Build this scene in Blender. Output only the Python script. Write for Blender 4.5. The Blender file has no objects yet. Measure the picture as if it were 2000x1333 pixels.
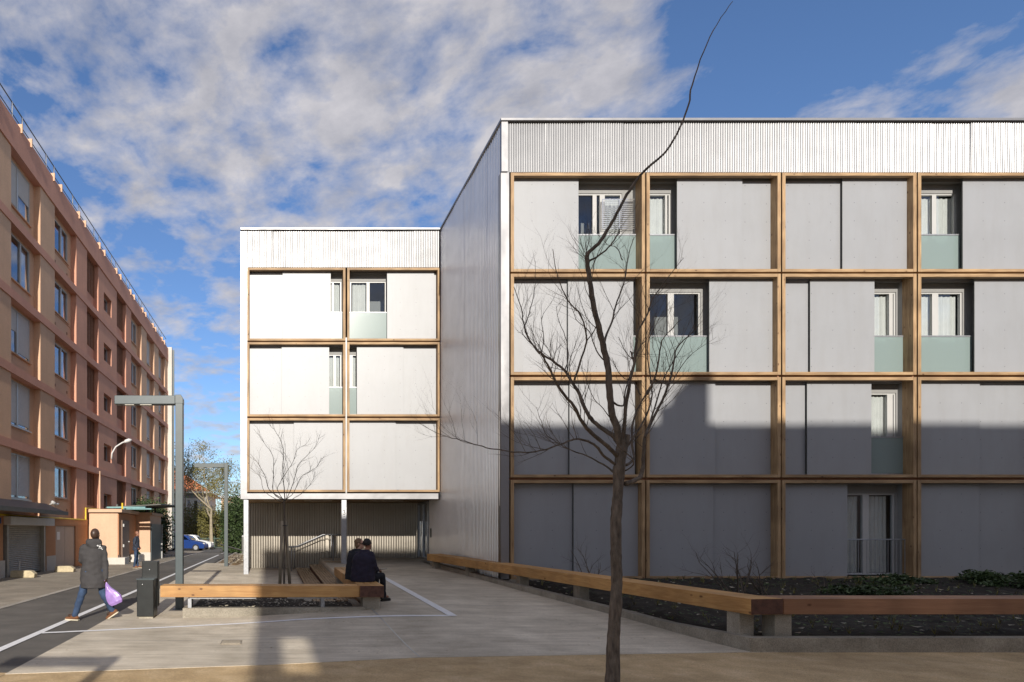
# settings of light and sky
SUN, SKY_STRENGTH, EXPO = 3.2, .112, .7
SKY_TINT = (.64, .71, .83)
CLOUD_DARK, CLOUD_LIGHT = (2.3, 2.3, 2.55), (3.9, 3.75, 3.85)
CLOUDS = [(500, 110, 22, .065), (850, 180, 12, .04), (250, 200, 10, .02), (60, 60, 12, .03), (1150, 140, 12, .05), (1880, 230, 7, .17), (1620, 250, 5, .05), (1600, 50, 12, -.12), (1900, 20, 7, -.10), (140, 250, 6, -.05), (420, 440, 8, -.03), (430, 700, 10, -.0)]
import bpy, bmesh, math, random
from mathutils import Vector, Matrix, noise
R = math.radians
F, CX, CY, EYE = 1200.0, 530.0, 1040.0, 1.7      # focal length and principal point measured in the photograph
scene = bpy.context.scene
COL = scene.collection

def at(px, py, Y):
    return Vector(((px-CX)*Y/F, Y, EYE+(CY-py)*Y/F))
def sst(a, b, x):
    t = min(1, max(0, (x-a)/(b-a))); return t*t*(3-2*t)
def HL(Y): return .012*max(0, Y-11)
def HR(Y):
    if Y < 8.4: return 0.0
    if Y < 12: return .17*sst(8.4, 12.6, Y)/.93
    return .17+.033*(Y-12)
def H(X, Y):
    if Y < 12.3: t = sst(-1.6, 2.6, X)
    else: t = sst(1.93, 2.05, X)
    if Y > 26.3 or X < -3.1: t = 0
    return HL(min(Y, 27))*(1 if X > -3.4 else 0)*(1-t)+HR(min(Y, 26.5))*t

# ------------------------------------------------------------------ materials
def mat(name):
    m = bpy.data.materials.new(name); m.use_nodes = True
    nt = m.node_tree; b = nt.nodes['Principled BSDF']
    return m, nt, b
def N(nt, t, **kw):
    n = nt.nodes.new(t)
    for k, v in kw.items(): setattr(n, k, v)
    return n
def coords(nt, scale=(1, 1, 1), src='Object'):
    tc = N(nt, 'ShaderNodeTexCoord'); mp = N(nt, 'ShaderNodeMapping')
    mp.inputs['Scale'].default_value = scale
    nt.links.new(tc.outputs[src], mp.inputs['Vector']); return mp.outputs['Vector']
def noi(nt, vec, scale, detail=4, rough=.6, dist=0):
    n = N(nt, 'ShaderNodeTexNoise'); n.inputs['Scale'].default_value = scale
    n.inputs['Detail'].default_value = detail; n.inputs['Roughness'].default_value = rough
    n.inputs['Distortion'].default_value = dist
    nt.links.new(vec, n.inputs['Vector']); return n.outputs['Fac']
def ramp(nt, fac, stops):
    r = N(nt, 'ShaderNodeValToRGB'); e = r.color_ramp.elements
    while len(e) < len(stops): e.new(.5)
    for i, (p, c) in enumerate(stops):
        e[i].position = p; e[i].color = (*c, 1) if len(c) == 3 else c
    nt.links.new(fac, r.inputs['Fac']); return r.outputs['Color']
def mix(nt, a, b, fac, mode='MIX'):
    m = N(nt, 'ShaderNodeMix', data_type='RGBA', blend_type=mode)
    for s, v in (('Factor', fac), ('A', a), ('B', b)):
        i = m.inputs[0] if s == 'Factor' else m.inputs[6 if s == 'A' else 7]
        if hasattr(v, 'links') or hasattr(v, 'is_linked'): nt.links.new(v, i)
        else: i.default_value = v if s == 'Factor' else (*v, 1)
    return m.outputs[2]
def bump(nt, b, h, strength=.3, dist=.01):
    n = N(nt, 'ShaderNodeBump'); n.inputs['Strength'].default_value = strength
    n.inputs['Distance'].default_value = dist
    nt.links.new(h, n.inputs['Height']); nt.links.new(n.outputs['Normal'], b.inputs['Normal'])
def simple(name, col, rough=.6, metal=0, var=.12, scale=6, bmp=0, bscale=60, spec=.5, stretch=(1, 1, 1), fine=0):
    m, nt, b = mat(name); v = coords(nt, stretch)
    f = noi(nt, v, scale, 5)
    lo = tuple(c*(1-var) for c in col); hi = tuple(min(1, c*(1+var)) for c in col)
    c = ramp(nt, f, [(.3, lo), (.7, hi)])
    if fine:
        g = noi(nt, v, scale*40, 2)
        c = mix(nt, c, ramp(nt, g, [(.3, (1-fine,)*3), (.7, (1+fine,)*3)]), 1.0, 'MULTIPLY')
    nt.links.new(c, b.inputs['Base Color'])
    b.inputs['Roughness'].default_value = rough; b.inputs['Metallic'].default_value = metal
    b.inputs['Specular IOR Level'].default_value = spec
    if bmp: bump(nt, b, noi(nt, v, bscale, 3), bmp, .01)
    return m
M = {}
def wood(name, axis, c1, c2, plank=0.0):
    m, nt, b = mat(name)
    s = [14, 14, 14]; s[axis] = .9
    v = coords(nt, tuple(s)); v2 = coords(nt)
    f = noi(nt, v, 1.6, 6, .65, .6)
    big = noi(nt, v2, 1.1, 2)
    c = ramp(nt, f, [(.28, c2), (.5, tuple((a+d)/2 for a, d in zip(c1, c2))), (.72, c1)])
    c = mix(nt, c, ramp(nt, big, [(.35, (.72, .68, .62)), (.65, (1.12, 1.08, 1.0))]), 1.0, 'MULTIPLY')
    vo = N(nt, 'ShaderNodeTexVoronoi'); vo.inputs['Scale'].default_value = 3.2
    sk = [1.6, 1.6, 1.6]; sk[axis] = .9
    nt.links.new(coords(nt, tuple(sk)), vo.inputs['Vector'])
    k = ramp(nt, vo.outputs['Distance'], [(.05, (.20, .11, .07)), (.13, (1, 1, 1))])
    c = mix(nt, c, k, .85, 'MULTIPLY')
    nt.links.new(c, b.inputs['Base Color']); b.inputs['Roughness'].default_value = .62
    bump(nt, b, f, .25, .004)
    return m
G1, G2 = (.52, .375, .22), (.24, .14, .07)
for i, a in enumerate('xyz'): M['wood_'+a] = wood('timber_'+a, i, G1, G2)
M['bench_x'] = wood('bench_timber_x', 0, (.60, .37, .15), (.40, .20, .07))
M['bench_y'] = wood('bench_timber_y', 1, (.60, .37, .15), (.40, .20, .07))
M['bench_red'] = wood('bench_timber_reddish', 0, (.40, .22, .13), (.26, .13, .075))
M['endgrain'] = simple('end_grain', (.10, .045, .03), .8, var=.4, scale=14, fine=.3)
M['deck'] = wood('deck_timber', 1, (.34, .24, .15), (.18, .12, .07))
# metal
def metal(name, col, rough, wav=.0, met=1):
    m, nt, b = mat(name); v = coords(nt)
    f = noi(nt, v, 1.3, 3)
    nt.links.new(ramp(nt, f, [(.3, tuple(c*.9 for c in col)), (.7, col)]), b.inputs['Base Color'])
    mr = N(nt, 'ShaderNodeMapRange'); nt.links.new(noi(nt, v, 2.3, 4), mr.inputs['Value'])
    mr.inputs['To Min'].default_value = rough*.75; mr.inputs['To Max'].default_value = rough*1.3
    nt.links.new(mr.outputs['Result'], b.inputs['Roughness'])
    b.inputs['Metallic'].default_value = met
    if wav:
        bump(nt, b, noi(nt, v, 1.6, 2), wav, .05)
    return m
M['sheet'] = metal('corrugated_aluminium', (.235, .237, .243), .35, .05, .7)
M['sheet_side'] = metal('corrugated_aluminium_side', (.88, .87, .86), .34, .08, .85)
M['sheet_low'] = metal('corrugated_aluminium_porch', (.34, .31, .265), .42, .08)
M['flash'] = metal('folded_aluminium', (.32, .32, .33), .38, .15, .55)
M['galv'] = simple('galvanised_steel', (.36, .37, .39), .45, .6, .15, 18)
M['steel'] = metal('brushed_steel', (.75, .75, .75), .25)
def panel(name, col, rough):
    m, nt, b = mat(name); v = coords(nt)
    f = noi(nt, v, .9, 4)
    c = ramp(nt, f, [(.3, tuple(x*.965 for x in col)), (.7, tuple(x*1.04 for x in col))])
    c = mix(nt, c, ramp(nt, noi(nt, coords(nt, (2.2, 2.2, .35)), 2.0, 5, .65), [(.35, (.965, .96, .95)), (.55, (1, 1, 1))]), 1.0, 'MULTIPLY')
    # rows of rivet heads
    sep = N(nt, 'ShaderNodeSeparateXYZ'); nt.links.new(v, sep.inputs['Vector'])
    def cell(o, size):
        a = N(nt, 'ShaderNodeMath', operation='DIVIDE'); nt.links.new(o, a.inputs[0]); a.inputs[1].default_value = size
        fr = N(nt, 'ShaderNodeMath', operation='FRACT'); nt.links.new(a.outputs[0], fr.inputs[0])
        s = N(nt, 'ShaderNodeMath', operation='SUBTRACT'); nt.links.new(fr.outputs[0], s.inputs[0]); s.inputs[1].default_value = .5
        k = N(nt, 'ShaderNodeMath', operation='MULTIPLY'); nt.links.new(s.outputs[0], k.inputs[0]); k.inputs[1].default_value = size
        p = N(nt, 'ShaderNodeMath', operation='POWER'); ab = N(nt, 'ShaderNodeMath', operation='ABSOLUTE')
        nt.links.new(k.outputs[0], ab.inputs[0]); nt.links.new(ab.outputs[0], p.inputs[0]); p.inputs[1].default_value = 2
        return p.outputs[0]
    ad = N(nt, 'ShaderNodeMath', operation='ADD'); nt.links.new(cell(sep.outputs['X'], .59), ad.inputs[0]); nt.links.new(cell(sep.outputs['Z'], .5), ad.inputs[1])
    gt = N(nt, 'ShaderNodeMath', operation='LESS_THAN'); nt.links.new(ad.outputs[0], gt.inputs[0]); gt.inputs[1].default_value = .00013
    c = mix(nt, c, tuple(x*.35 for x in col), gt.outputs[0])
    nt.links.new(c, b.inputs['Base Color']); b.inputs['Roughness'].default_value = rough
    b.inputs['Specular IOR Level'].default_value = 1.0
    bump(nt, b, f, .06, .05)
    return m
M['panel'] = panel('fibre_cement_panel', (.293, .302, .320), .47)
M['panel_edge'] = simple('panel_edge', (.25, .26, .26), .6)
M['dark'] = simple('dark_void', (.03, .03, .035), .9)  # near-black colour standing in for unlit depth behind openings
M['recess'] = simple('recess_lining', (.27, .27, .265), .6, var=.05)
M['white'] = simple('white_pvc', (.50, .50, .49), .35, var=.03)
M['curtain'] = simple('curtain_cloth', (.80, .79, .77), .9, var=.05)
M['black'] = simple('black_paint', (.012, .014, .014), .35, var=.3)
M['lamp'] = simple('lamp_paint', (.065, .085, .09), .4, .0, .08, 8)
M['lens'] = simple('lamp_lens', (.7, .68, .6), .3)
def glass(name, tint, gl=.18, dens=.35):
    m = bpy.data.materials.new(name); m.use_nodes = True; nt = m.node_tree; nt.nodes.clear()
    o = N(nt, 'ShaderNodeOutputMaterial'); t = N(nt, 'ShaderNodeBsdfTransparent'); g = N(nt, 'ShaderNodeBsdfGlossy')
    t.inputs['Color'].default_value = (*tint, 1); g.inputs['Roughness'].default_value = .03
    g.inputs['Color'].default_value = (.85, .9, 1, 1)
    fr = N(nt, 'ShaderNodeLayerWeight'); pw = N(nt, 'ShaderNodeMath', operation='POWER'); nt.links.new(fr.outputs['Facing'], pw.inputs[0]); pw.inputs[1].default_value = 3.5
    ad = N(nt, 'ShaderNodeMath', operation='ADD'); nt.links.new(pw.outputs[0], ad.inputs[0]); ad.inputs[1].default_value = gl
    mx = N(nt, 'ShaderNodeMixShader'); nt.links.new(ad.outputs[0], mx.inputs['Fac'])
    nt.links.new(t.outputs[0], mx.inputs[1]); nt.links.new(g.outputs[0], mx.inputs[2]); nt.links.new(mx.outputs[0], o.inputs['Surface'])
    return m
M['glass'] = glass('window_glass', (.88, .90, .90), .05)
M['carglass'] = glass('car_glass', (.25, .3, .32), .1)
def frosted():
    m, nt, b = mat('frosted_glass')
    v = coords(nt)
    b.inputs['Base Color'].default_value = (.29, .36, .355, 1); b.inputs['Roughness'].default_value = .22
    tr = N(nt, 'ShaderNodeBsdfTransparent'); tr.inputs['Color'].default_value = (.75, .9, .86, 1)
    mx = N(nt, 'ShaderNodeMixShader'); mx.inputs['Fac'].default_value = .72
    nt.links.new(tr.outputs[0], mx.inputs[1]); nt.links.new(b.outputs[0], mx.inputs[2])
    nt.links.new(mx.outputs[0], nt.nodes['Material Output'].inputs['Surface'])
    return m
M['frost'] = frosted()
# ground
def ground_mat(name, cols, s1, fine, rough=.9, bmp=.3, streak=False, crack=False, spots=0):
    m, nt, b = mat(name); v = coords(nt)
    f = noi(nt, v, s1, 6, .62); f2 = noi(nt, v, s1*.23, 3)
    c = ramp(nt, f, [(.3, cols[0]), (.5, cols[1]), (.7, cols[2])])
    c = mix(nt, c, ramp(nt, f2, [(.3, (.76, .75, .73)), (.7, (1.14, 1.13, 1.12))]), 1.0, 'MULTIPLY')
    g = noi(nt, v, fine, 3, .8)
    c = mix(nt, c, ramp(nt, g, [(.30, (.55, .54, .52)), (.5, (1, 1, 1)), (.70, (1.38, 1.37, 1.34))]), 1.0, 'MULTIPLY')
    if streak:
        sv = coords(nt, (.35, 2.8, 1)); st = noi(nt, sv, 2.6, 5, .7, .3)
        c = mix(nt, c, ramp(nt, st, [(.35, (.84, .83, .81)), (.6, (1.06, 1.06, 1.05))]), 1.0, 'MULTIPLY')
    if spots:
        vo = N(nt, 'ShaderNodeTexVoronoi'); vo.inputs['Scale'].default_value = spots
        nt.links.new(v, vo.inputs['Vector'])
        w = noi(nt, v, 1.7, 2)
        k = ramp(nt, vo.outputs['Distance'], [(.05, (.35, .32, .28)), (.10, (1, 1, 1))])
        c = mix(nt, c, k, ramp(nt, w, [(.45, (0,)*3), (.6, (1,)*3)]), 'MULTIPLY')
    nt.links.new(c, b.inputs['Base Color']); b.inputs['Roughness'].default_value = rough
    bump(nt, b, g, bmp, .006)
    return m
M['concrete'] = ground_mat('plaza_concrete', [(.45, .40, .32), (.57, .51, .415), (.66, .595, .49)], 1.4, 95, .85, .25, True, spots=5)
M['asphalt'] = ground_mat('asphalt', [(.088, .082, .074), (.115, .107, .096), (.145, .134, .12)], 1.2, 120, .9, .5)
M['pavement'] = ground_mat('pavement_asphalt', [(.23, .20, .16), (.29, .255, .205), (.36, .315, .255)], 1.1, 80, .92, .5, spots=4)
M['sand'] = ground_mat('stabilised_sand', [(.44, .31, .165), (.54, .39, .21), (.64, .48, .285)], 2.6, 85, .95, 1.0, spots=9)
M['soil'] = ground_mat('bed_soil', [(.010, .008, .006), (.020, .015, .010), (.038, .028, .018)], 5, 60, .97, 1.0)
M['earth'] = ground_mat('bare_earth', [(.16, .10, .05), (.22, .15, .075), (.30, .21, .11)], 1.5, 40, .97, .8)
M['kerb'] = ground_mat('kerb_concrete', [(.27, .25, .205), (.33, .30, .25), (.39, .36, .30)], 3, 70, .85, .2, True)
M['kerbpale'] = ground_mat('kerb_stone', [(.34, .32, .28), (.40, .37, .33), (.45, .42, .37)], 3, 60, .85, .2)
M['paint'] = simple('road_paint', (.78, .78, .78), .6, var=.1, scale=14, fine=.12)
# render and others
def render_mat(name, col, bmp=.5, var=.07):
    m, nt, b = mat(name); v = coords(nt)
    c = ramp(nt, noi(nt, v, .8, 5), [(.3, tuple(x*(1-var) for x in col)), (.7, tuple(x*(1+var) for x in col))])
    g = noi(nt, v, 32, 4, .7)
    c = mix(nt, c, ramp(nt, g, [(.35, (.88,)*3), (.65, (1.1,)*3)]), 1.0, 'MULTIPLY')
    sv = coords(nt, (3, 3, .25)); st = noi(nt, sv, 1.5, 4)
    c = mix(nt, c, ramp(nt, st, [(.35, (.90, .88, .87)), (.6, (1.04,)*3)]), .3, 'MULTIPLY')
    nt.links.new(c, b.inputs['Base Color']); b.inputs['Roughness'].default_value = .9
    bump(nt, b, g, bmp, .02)
    return m
M['beige'] = render_mat('beige_render', (.66, .425, .28))
M['pink'] = render_mat('pink_render', (.63, .325, .225))
M['band'] = render_mat('rose_band', (.61, .315, .23), .3)
M['peach'] = render_mat('peach_render', (.66, .44, .30), .15)
M['orange'] = render_mat('orange_render', (.54, .27, .14), .15)
M['plinth'] = render_mat('pale_plinth', (.60, .57, .52), .2)
M['louvre'] = simple('louvre_brown', (.30, .14, .075), .7, var=.2, scale=9)
M['shutter'] = simple('roller_shutter', (.66, .65, .64), .6, var=.05)
M['greymetal'] = simple('grey_shutter', (.36, .34, .30), .5, .2, .12, 5)
M['doorbeige'] = simple('door_paint', (.50, .40, .33), .6, var=.06)
M['brown'] = simple('door_brown', (.22, .15, .11), .6)
M['awning'] = simple('awning_dark', (.035, .03, .035), .6)
M['yellow'] = simple('yellow_pipe', (.70, .50, .03), .5)
M['teal'] = simple('teal_paint', (.16, .34, .36), .5)
M['roofmetal'] = simple('grey_roofing', (.12, .12, .11), .7)
M['stone'] = simple('limestone_block', (.52, .44, .29), .85, var=.2, scale=7, bmp=.4, bscale=30)
M['tile'] = simple('red_roof_tile', (.52, .17, .075), .85, var=.35, scale=3, fine=.3)
def rubble():
    m, nt, b = mat('rubble_stone'); v = coords(nt)
    vo = N(nt, 'ShaderNodeTexVoronoi'); vo.inputs['Scale'].default_value = 3.2; nt.links.new(v, vo.inputs['Vector'])
    c = mix(nt, vo.outputs['Color'], (.25, .24, .23), .82)
    nt.links.new(c, b.inputs['Base Color']); b.inputs['Roughness'].default_value = .9
    return m
M['rubble'] = rubble()
M['leafgrn'] = simple('leaf_dark_green', (.045, .075, .022), .6, var=.7, scale=1.5, fine=.4)
M['leafolv'] = simple('leaf_olive', (.16, .145, .04), .7, var=.45, scale=.9, fine=.4)
M['leaforg'] = simple('leaf_orange', (.35, .15, .03), .7, var=.4, scale=2)
M['litter'] = simple('dry_leaf', (.32, .25, .15), .8, var=.6, scale=1.1)
M['litterpale'] = simple('pale_leaf', (.42, .38, .30), .8, var=.5, scale=1.3)
M['bark'] = simple('bark_dark', (.125, .10, .078), .9, var=.6, scale=22, bmp=1.0, bscale=70, stretch=(1, 1, .3), fine=.35)
M['barkpale'] = simple('bark_pale', (.30, .25, .17), .9, var=.3, scale=6, bmp=.4)
M['stake'] = simple('stake_wood', (.30, .25, .18), .85, var=.25, scale=10, stretch=(4, 4, .6))
# people
M['skin_d'] = simple('skin_dark', (.055, .03, .02), .42, var=.1)
M['skin_m'] = simple('skin_brown', (.28, .13, .08), .5, var=.08)
M['skin_l'] = simple('skin_fair', (.48, .27, .19), .5, var=.08)
M['parka'] = simple('parka_cloth', (.045, .042, .043), .85, var=.15, scale=9, bmp=.3, bscale=25)
M['jeans'] = simple('denim', (.032, .058, .115), .9, var=.45, scale=5, bmp=.2)
M['navy'] = simple('navy_cloth', (.03, .038, .06), .85, var=.15)
M['coat'] = simple('dark_coat', (.008, .009, .014), .9, var=.3, bmp=.3, bscale=30)
M['coat2'] = simple('purple_black_coat', (.014, .011, .026), .9, var=.3, bmp=.3, bscale=30)
M['shoe_dark'] = simple('dark_shoe_leather', (.015, .012, .012), .5)
M['shoe'] = simple('brown_suede', (.16, .065, .025), .8)
M['sole'] = simple('pale_sole', (.55, .50, .38), .7)
M['blond'] = simple('blond_hair', (.17, .10, .05), .6, var=.35, scale=30, stretch=(3, 3, 1))
M['hair'] = simple('dark_hair', (.012, .010, .010), .6, var=.3, scale=30)
M['lilac'] = simple('lilac_plastic', (.34, .21, .52), .3, var=.18, scale=9, bmp=.5, bscale=12)
M['blue'] = simple('blue_car_paint', (.02, .06, .25), .2, .2, .05, spec=.8)
M['carwhite'] = simple('white_car_paint', (.75, .75, .75), .25)
M['tyre'] = simple('tyre_rubber', (.02, .02, .02), .8)
M['signblue'] = simple('sign_blue', (.02, .07, .25), .4)
M['signwhite'] = simple('sign_white', (.8, .8, .8), .5, var=.02)
M['signink'] = simple('sign_ink', (.06, .06, .06), .5)
M['fence'] = simple('fence_green', (.03, .07, .05), .5)

# ------------------------------------------------------------------ mesh helpers
class MB:
    def __init__(s, tf=None): s.v = []; s.f = []; s.m = []; s.mi = 0; s.tf = tf
    def add(s, vs, fs):
        o = len(s.v)
        for p in vs:
            p = Vector(p); s.v.append(s.tf(p) if s.tf else p)
        for f in fs: s.f.append([i+o for i in f]); s.m.append(s.mi)
        return s
    def box(s, x0, x1, y0, y1, z0, z1):
        if x0 > x1: x0, x1 = x1, x0
        if y0 > y1: y0, y1 = y1, y0
        if z0 > z1: z0, z1 = z1, z0
        return s.add([(x0, y0, z0), (x1, y0, z0), (x1, y1, z0), (x0, y1, z0), (x0, y0, z1), (x1, y0, z1), (x1, y1, z1), (x0, y1, z1)],
                     [(0, 3, 2, 1), (4, 5, 6, 7), (0, 1, 5, 4), (1, 2, 6, 5), (2, 3, 7, 6), (3, 0, 4, 7)])
    def hexa(s, b, t):     # bottom quad, top quad (ccw from above)
        return s.add(list(b)+list(t), [(0, 3, 2, 1), (4, 5, 6, 7), (0, 1, 5, 4), (1, 2, 6, 5), (2, 3, 7, 6), (3, 0, 4, 7)])
    def beam(s, p, q, w, h, up=(0, 0, 1)):      # bar from p to q, w wide, h high
        p, q = Vector(p), Vector(q); d = (q-p).normalized(); u = Vector(up)
        r = d.cross(u).normalized(); u = r.cross(d).normalized()
        c = [(-.5, -.5), (.5, -.5), (.5, .5), (-.5, .5)]
        vs = [e+r*(a*w)+u*(b*h) for e in (p, q) for a, b in c]
        return s.add(vs, [(0, 1, 2, 3), (7, 6, 5, 4), (0, 4, 5, 1), (1, 5, 6, 2), (2, 6, 7, 3), (3, 7, 4, 0)])
    def tube(s, pts, rad, n=8, cap=True):
        pts = [Vector(p) for p in pts]
        if not hasattr(rad, '__len__'): rad = [rad]*len(pts)
        o = len(s.v); prev = None; vs = []
        for i, p in enumerate(pts):
            d = (pts[min(i+1, len(pts)-1)]-pts[max(i-1, 0)])
            d = d.normalized() if d.length > 1e-9 else Vector((0, 0, 1))
            if prev is None:
                a = Vector((1, 0, 0)) if abs(d.x) < .8 else Vector((0, 1, 0)); r = d.cross(a).normalized()
            else:
                r = (prev-d*prev.dot(d)); r = r.normalized() if r.length > 1e-6 else d.orthogonal().normalized()
            prev = r; u = d.cross(r)
            for k in range(n):
                a = 2*math.pi*k/n; vs.append(p+(r*math.cos(a)+u*math.sin(a))*rad[i])
        fs = []
        for i in range(len(pts)-1):
            for k in range(n):
                fs.append((i*n+k, i*n+(k+1) % n, (i+1)*n+(k+1) % n, (i+1)*n+k))
        if cap: fs.append(tuple(range(n))[::-1]); fs.append(tuple((len(pts)-1)*n+k for k in range(n)))
        return s.add(vs, fs)
    def prism(s, poly, axis, a, b):    # poly 2D in the other two axes, extruded along axis from a to b
        def mk(p, t):
            return [(t, p[0], p[1]), (p[0], t, p[1]), (p[0], p[1], t)][axis]
        n = len(poly)
        vs = [mk(p, a) for p in poly]+[mk(p, b) for p in poly]
        return s.add(vs, [tuple(range(n)), tuple(range(n, 2*n))[::-1]]+[(i, n+i, n+(i+1) % n, (i+1) % n) for i in range(n)])
    def ell(s, c, r, rot=None, nu=14, nv=9):
        c = Vector(c); vs = []; fs = []
        for j in range(nv+1):
            th = math.pi*j/nv
            for i in range(nu):
                ph = 2*math.pi*i/nu
                p = Vector((r[0]*math.sin(th)*math.cos(ph), r[1]*math.sin(th)*math.sin(ph), r[2]*math.cos(th)))
                if rot: p = rot @ p
                vs.append(c+p)
        for j in range(nv):
            for i in range(nu): fs.append((j*nu+i, (j+1)*nu+i, (j+1)*nu+(i+1) % nu, j*nu+(i+1) % nu))
        return s.add(vs, fs)
    def cap(s, p, q, r0, r1, n=12, flat=1.0, side=None):     # tapered capsule
        p, q = Vector(p), Vector(q); d = q-p; L = d.length
        if L < 1e-6: return s.ell(p, (r0,)*3)
        d.normalize()
        side = Vector(side) if side is not None else (Vector((1, 0, 0)) if abs(d.x) < .8 else Vector((0, 1, 0)))
        r = (side-d*side.dot(d)).normalized(); u = d.cross(r)
        vs = []; rings = []
        for t in (-1, -.87, -.5, 0): rings.append((p+d*(r0*t), r0*math.sqrt(max(0.0004, 1-t*t))))
        for k in (.25, .5, .75): rings.append((p.lerp(q, k), r0+(r1-r0)*k))
        for t in (0, .5, .87, 1): rings.append((q+d*(r1*t), r1*math.sqrt(max(0.0004, 1-t*t))))
        for c, rr in rings:
            for k in range(n):
                a = 2*math.pi*k/n; vs.append(c+r*math.cos(a)*rr+u*math.sin(a)*rr*flat)
        m = len(rings); fs = []
        for i in range(m-1):
            for k in range(n): fs.append((i*n+k, i*n+(k+1) % n, (i+1)*n+(k+1) % n, (i+1)*n+k))
        fs.append(tuple(range(n))[::-1]); fs.append(tuple((m-1)*n+k for k in range(n)))
        return s.add(vs, fs)
    def build(s, name, mats, parent=None, smooth=False, bevel=0, fixn=True):
        me = bpy.data.meshes.new(name)
        off = WLOC.get(parent.name, Vector()) if parent else Vector()
        me.from_pydata([tuple(p-off) for p in s.v], [], s.f)
        if not isinstance(mats, (list, tuple)): mats = [mats]
        for m in mats: me.materials.append(M[m] if isinstance(m, str) else m)
        for p, i in zip(me.polygons, s.m): p.material_index = i; p.use_smooth = smooth
        if fixn and len(s.f) < 60000:
            bm = bmesh.new(); bm.from_mesh(me); bmesh.ops.recalc_face_normals(bm, faces=bm.faces); bm.to_mesh(me); bm.free()
        o = bpy.data.objects.new(name, me); COL.objects.link(o)
        if parent: o.parent = parent; WLOC[o.name] = off
        else: WLOC[o.name] = Vector()
        if bevel:
            b = o.modifiers.new('bevel', 'BEVEL'); b.width = bevel; b.segments = 2; b.limit_method = 'ANGLE'; b.angle_limit = R(40)
        return o
WLOC = {}
def thing(name, label, cat, loc=(0, 0, 0), group=None):
    o = bpy.data.objects.new(name, None); COL.objects.link(o); o.location = loc; o.empty_display_size = .2
    o['label'] = label; o['category'] = cat
    if group: o['group'] = group
    WLOC[o.name] = Vector(loc); return o
def tag(o, label, cat, group=None, kind=None):
    o['label'] = label; o['category'] = cat
    if group: o['group'] = group
    if kind: o['kind'] = kind
    return o
def struct(o): o['kind'] = 'structure'; return o

# ------------------------------------------------------------------ people
def organic(name, mb, m, parent, voxel=.012, smooth=3, fold=0, seed=0, fs=9):
    me = bpy.data.meshes.new(name); off = WLOC.get(parent.name, Vector())
    me.from_pydata([tuple(p-off) for p in mb.v], [], mb.f)
    bm = bmesh.new(); bm.from_mesh(me); bmesh.ops.recalc_face_normals(bm, faces=bm.faces); bm.to_mesh(me); bm.free()
    o = bpy.data.objects.new(name, me); COL.objects.link(o)
    r = o.modifiers.new('r', 'REMESH'); r.mode = 'VOXEL'; r.voxel_size = voxel
    s_ = o.modifiers.new('s', 'SMOOTH'); s_.iterations = smooth; s_.factor = .5
    dg = bpy.context.evaluated_depsgraph_get(); me2 = bpy.data.meshes.new_from_object(o.evaluated_get(dg))
    o.modifiers.clear(); o.data = me2; bpy.data.meshes.remove(me)
    me2.materials.clear(); me2.materials.append(M[m])
    if fold:
        for v in me2.vertices:
            p = v.co; v.co = p+v.normal*fold*noise.noise(Vector((p.x*fs, p.y*fs, p.z*fs*1.6+seed)))
    for p in me2.polygons: p.use_smooth = True
    o.parent = parent; WLOC[o.name] = off; return o
V = Vector
def headparts(mb, c, f, s=1.0):
    f = V(f).normalized(); r = V((f.y, -f.x, 0)).normalized(); u = V((0, 0, 1))
    rot = Matrix((r, f, u)).transposed()
    P = lambda x, y, z: V(c)+r*x*s+f*y*s+u*z*s
    mb.ell(P(0, -.012, .022), (.074*s, .094*s, .098*s), rot, 20, 14)
    mb.ell(P(0, .028, -.052), (.054*s, .060*s, .068*s), rot, 16, 10)
    mb.cap(P(0, .085, .01), P(0, .104, -.028), .010*s, .015*s, 8)
    mb.cap(P(-.03, .080, .026), P(.03, .080, .026), .012*s, .012*s, 8)
    mb.cap(P(-.018, .084, -.062), P(.018, .084, -.062), .009*s, .009*s, 8)
    mb.ell(P(0, .070, -.100), (.026*s, .022*s, .018*s), rot)
    for k in (-1, 1): mb.ell(P(.076*k, -.004, -.008), (.011*s, .019*s, .030*s), rot, 10, 8)
    return P
def hand(mb, w, d, palm, side, curl=.6, s=1.0):
    """wrist w, direction d, palm normal, thumb side"""
    w, d, palm, side = V(w), V(d).normalized(), V(palm).normalized(), V(side).normalized()
    e = w+d*.085*s
    for k, o in ((-1, -.026), (0, -.009), (1, .009), (2, .026)): mb.cap(w+side*o*.6*s, e+side*o*s, .015*s, .012*s, 8)
    for i, (o, Lf) in enumerate(((-.028, .058), (-.009, .072), (.010, .078), (.028, .070))):
        q = e+side*o*s; d1 = (d*math.cos(curl)+palm*math.sin(curl)).normalized(); d2 = (d*math.cos(curl*2.1)+palm*math.sin(curl*2.1)).normalized()
        m_ = q+d1*Lf*.5*s; mb.cap(q, m_, .0092*s, .0086*s, 8); mb.cap(m_, m_+d2*Lf*.5*s, .0086*s, .007*s, 8)
    b = w+d*.03*s+side*.026*s; m_ = b+(side*.7+d*.7+palm*.3).normalized()*.040*s; mb.cap(b, m_, .012*s, .010*s, 8); mb.cap(m_, m_+(d+palm*.5).normalized()*.03*s, .010*s, .008*s, 8)
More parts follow.
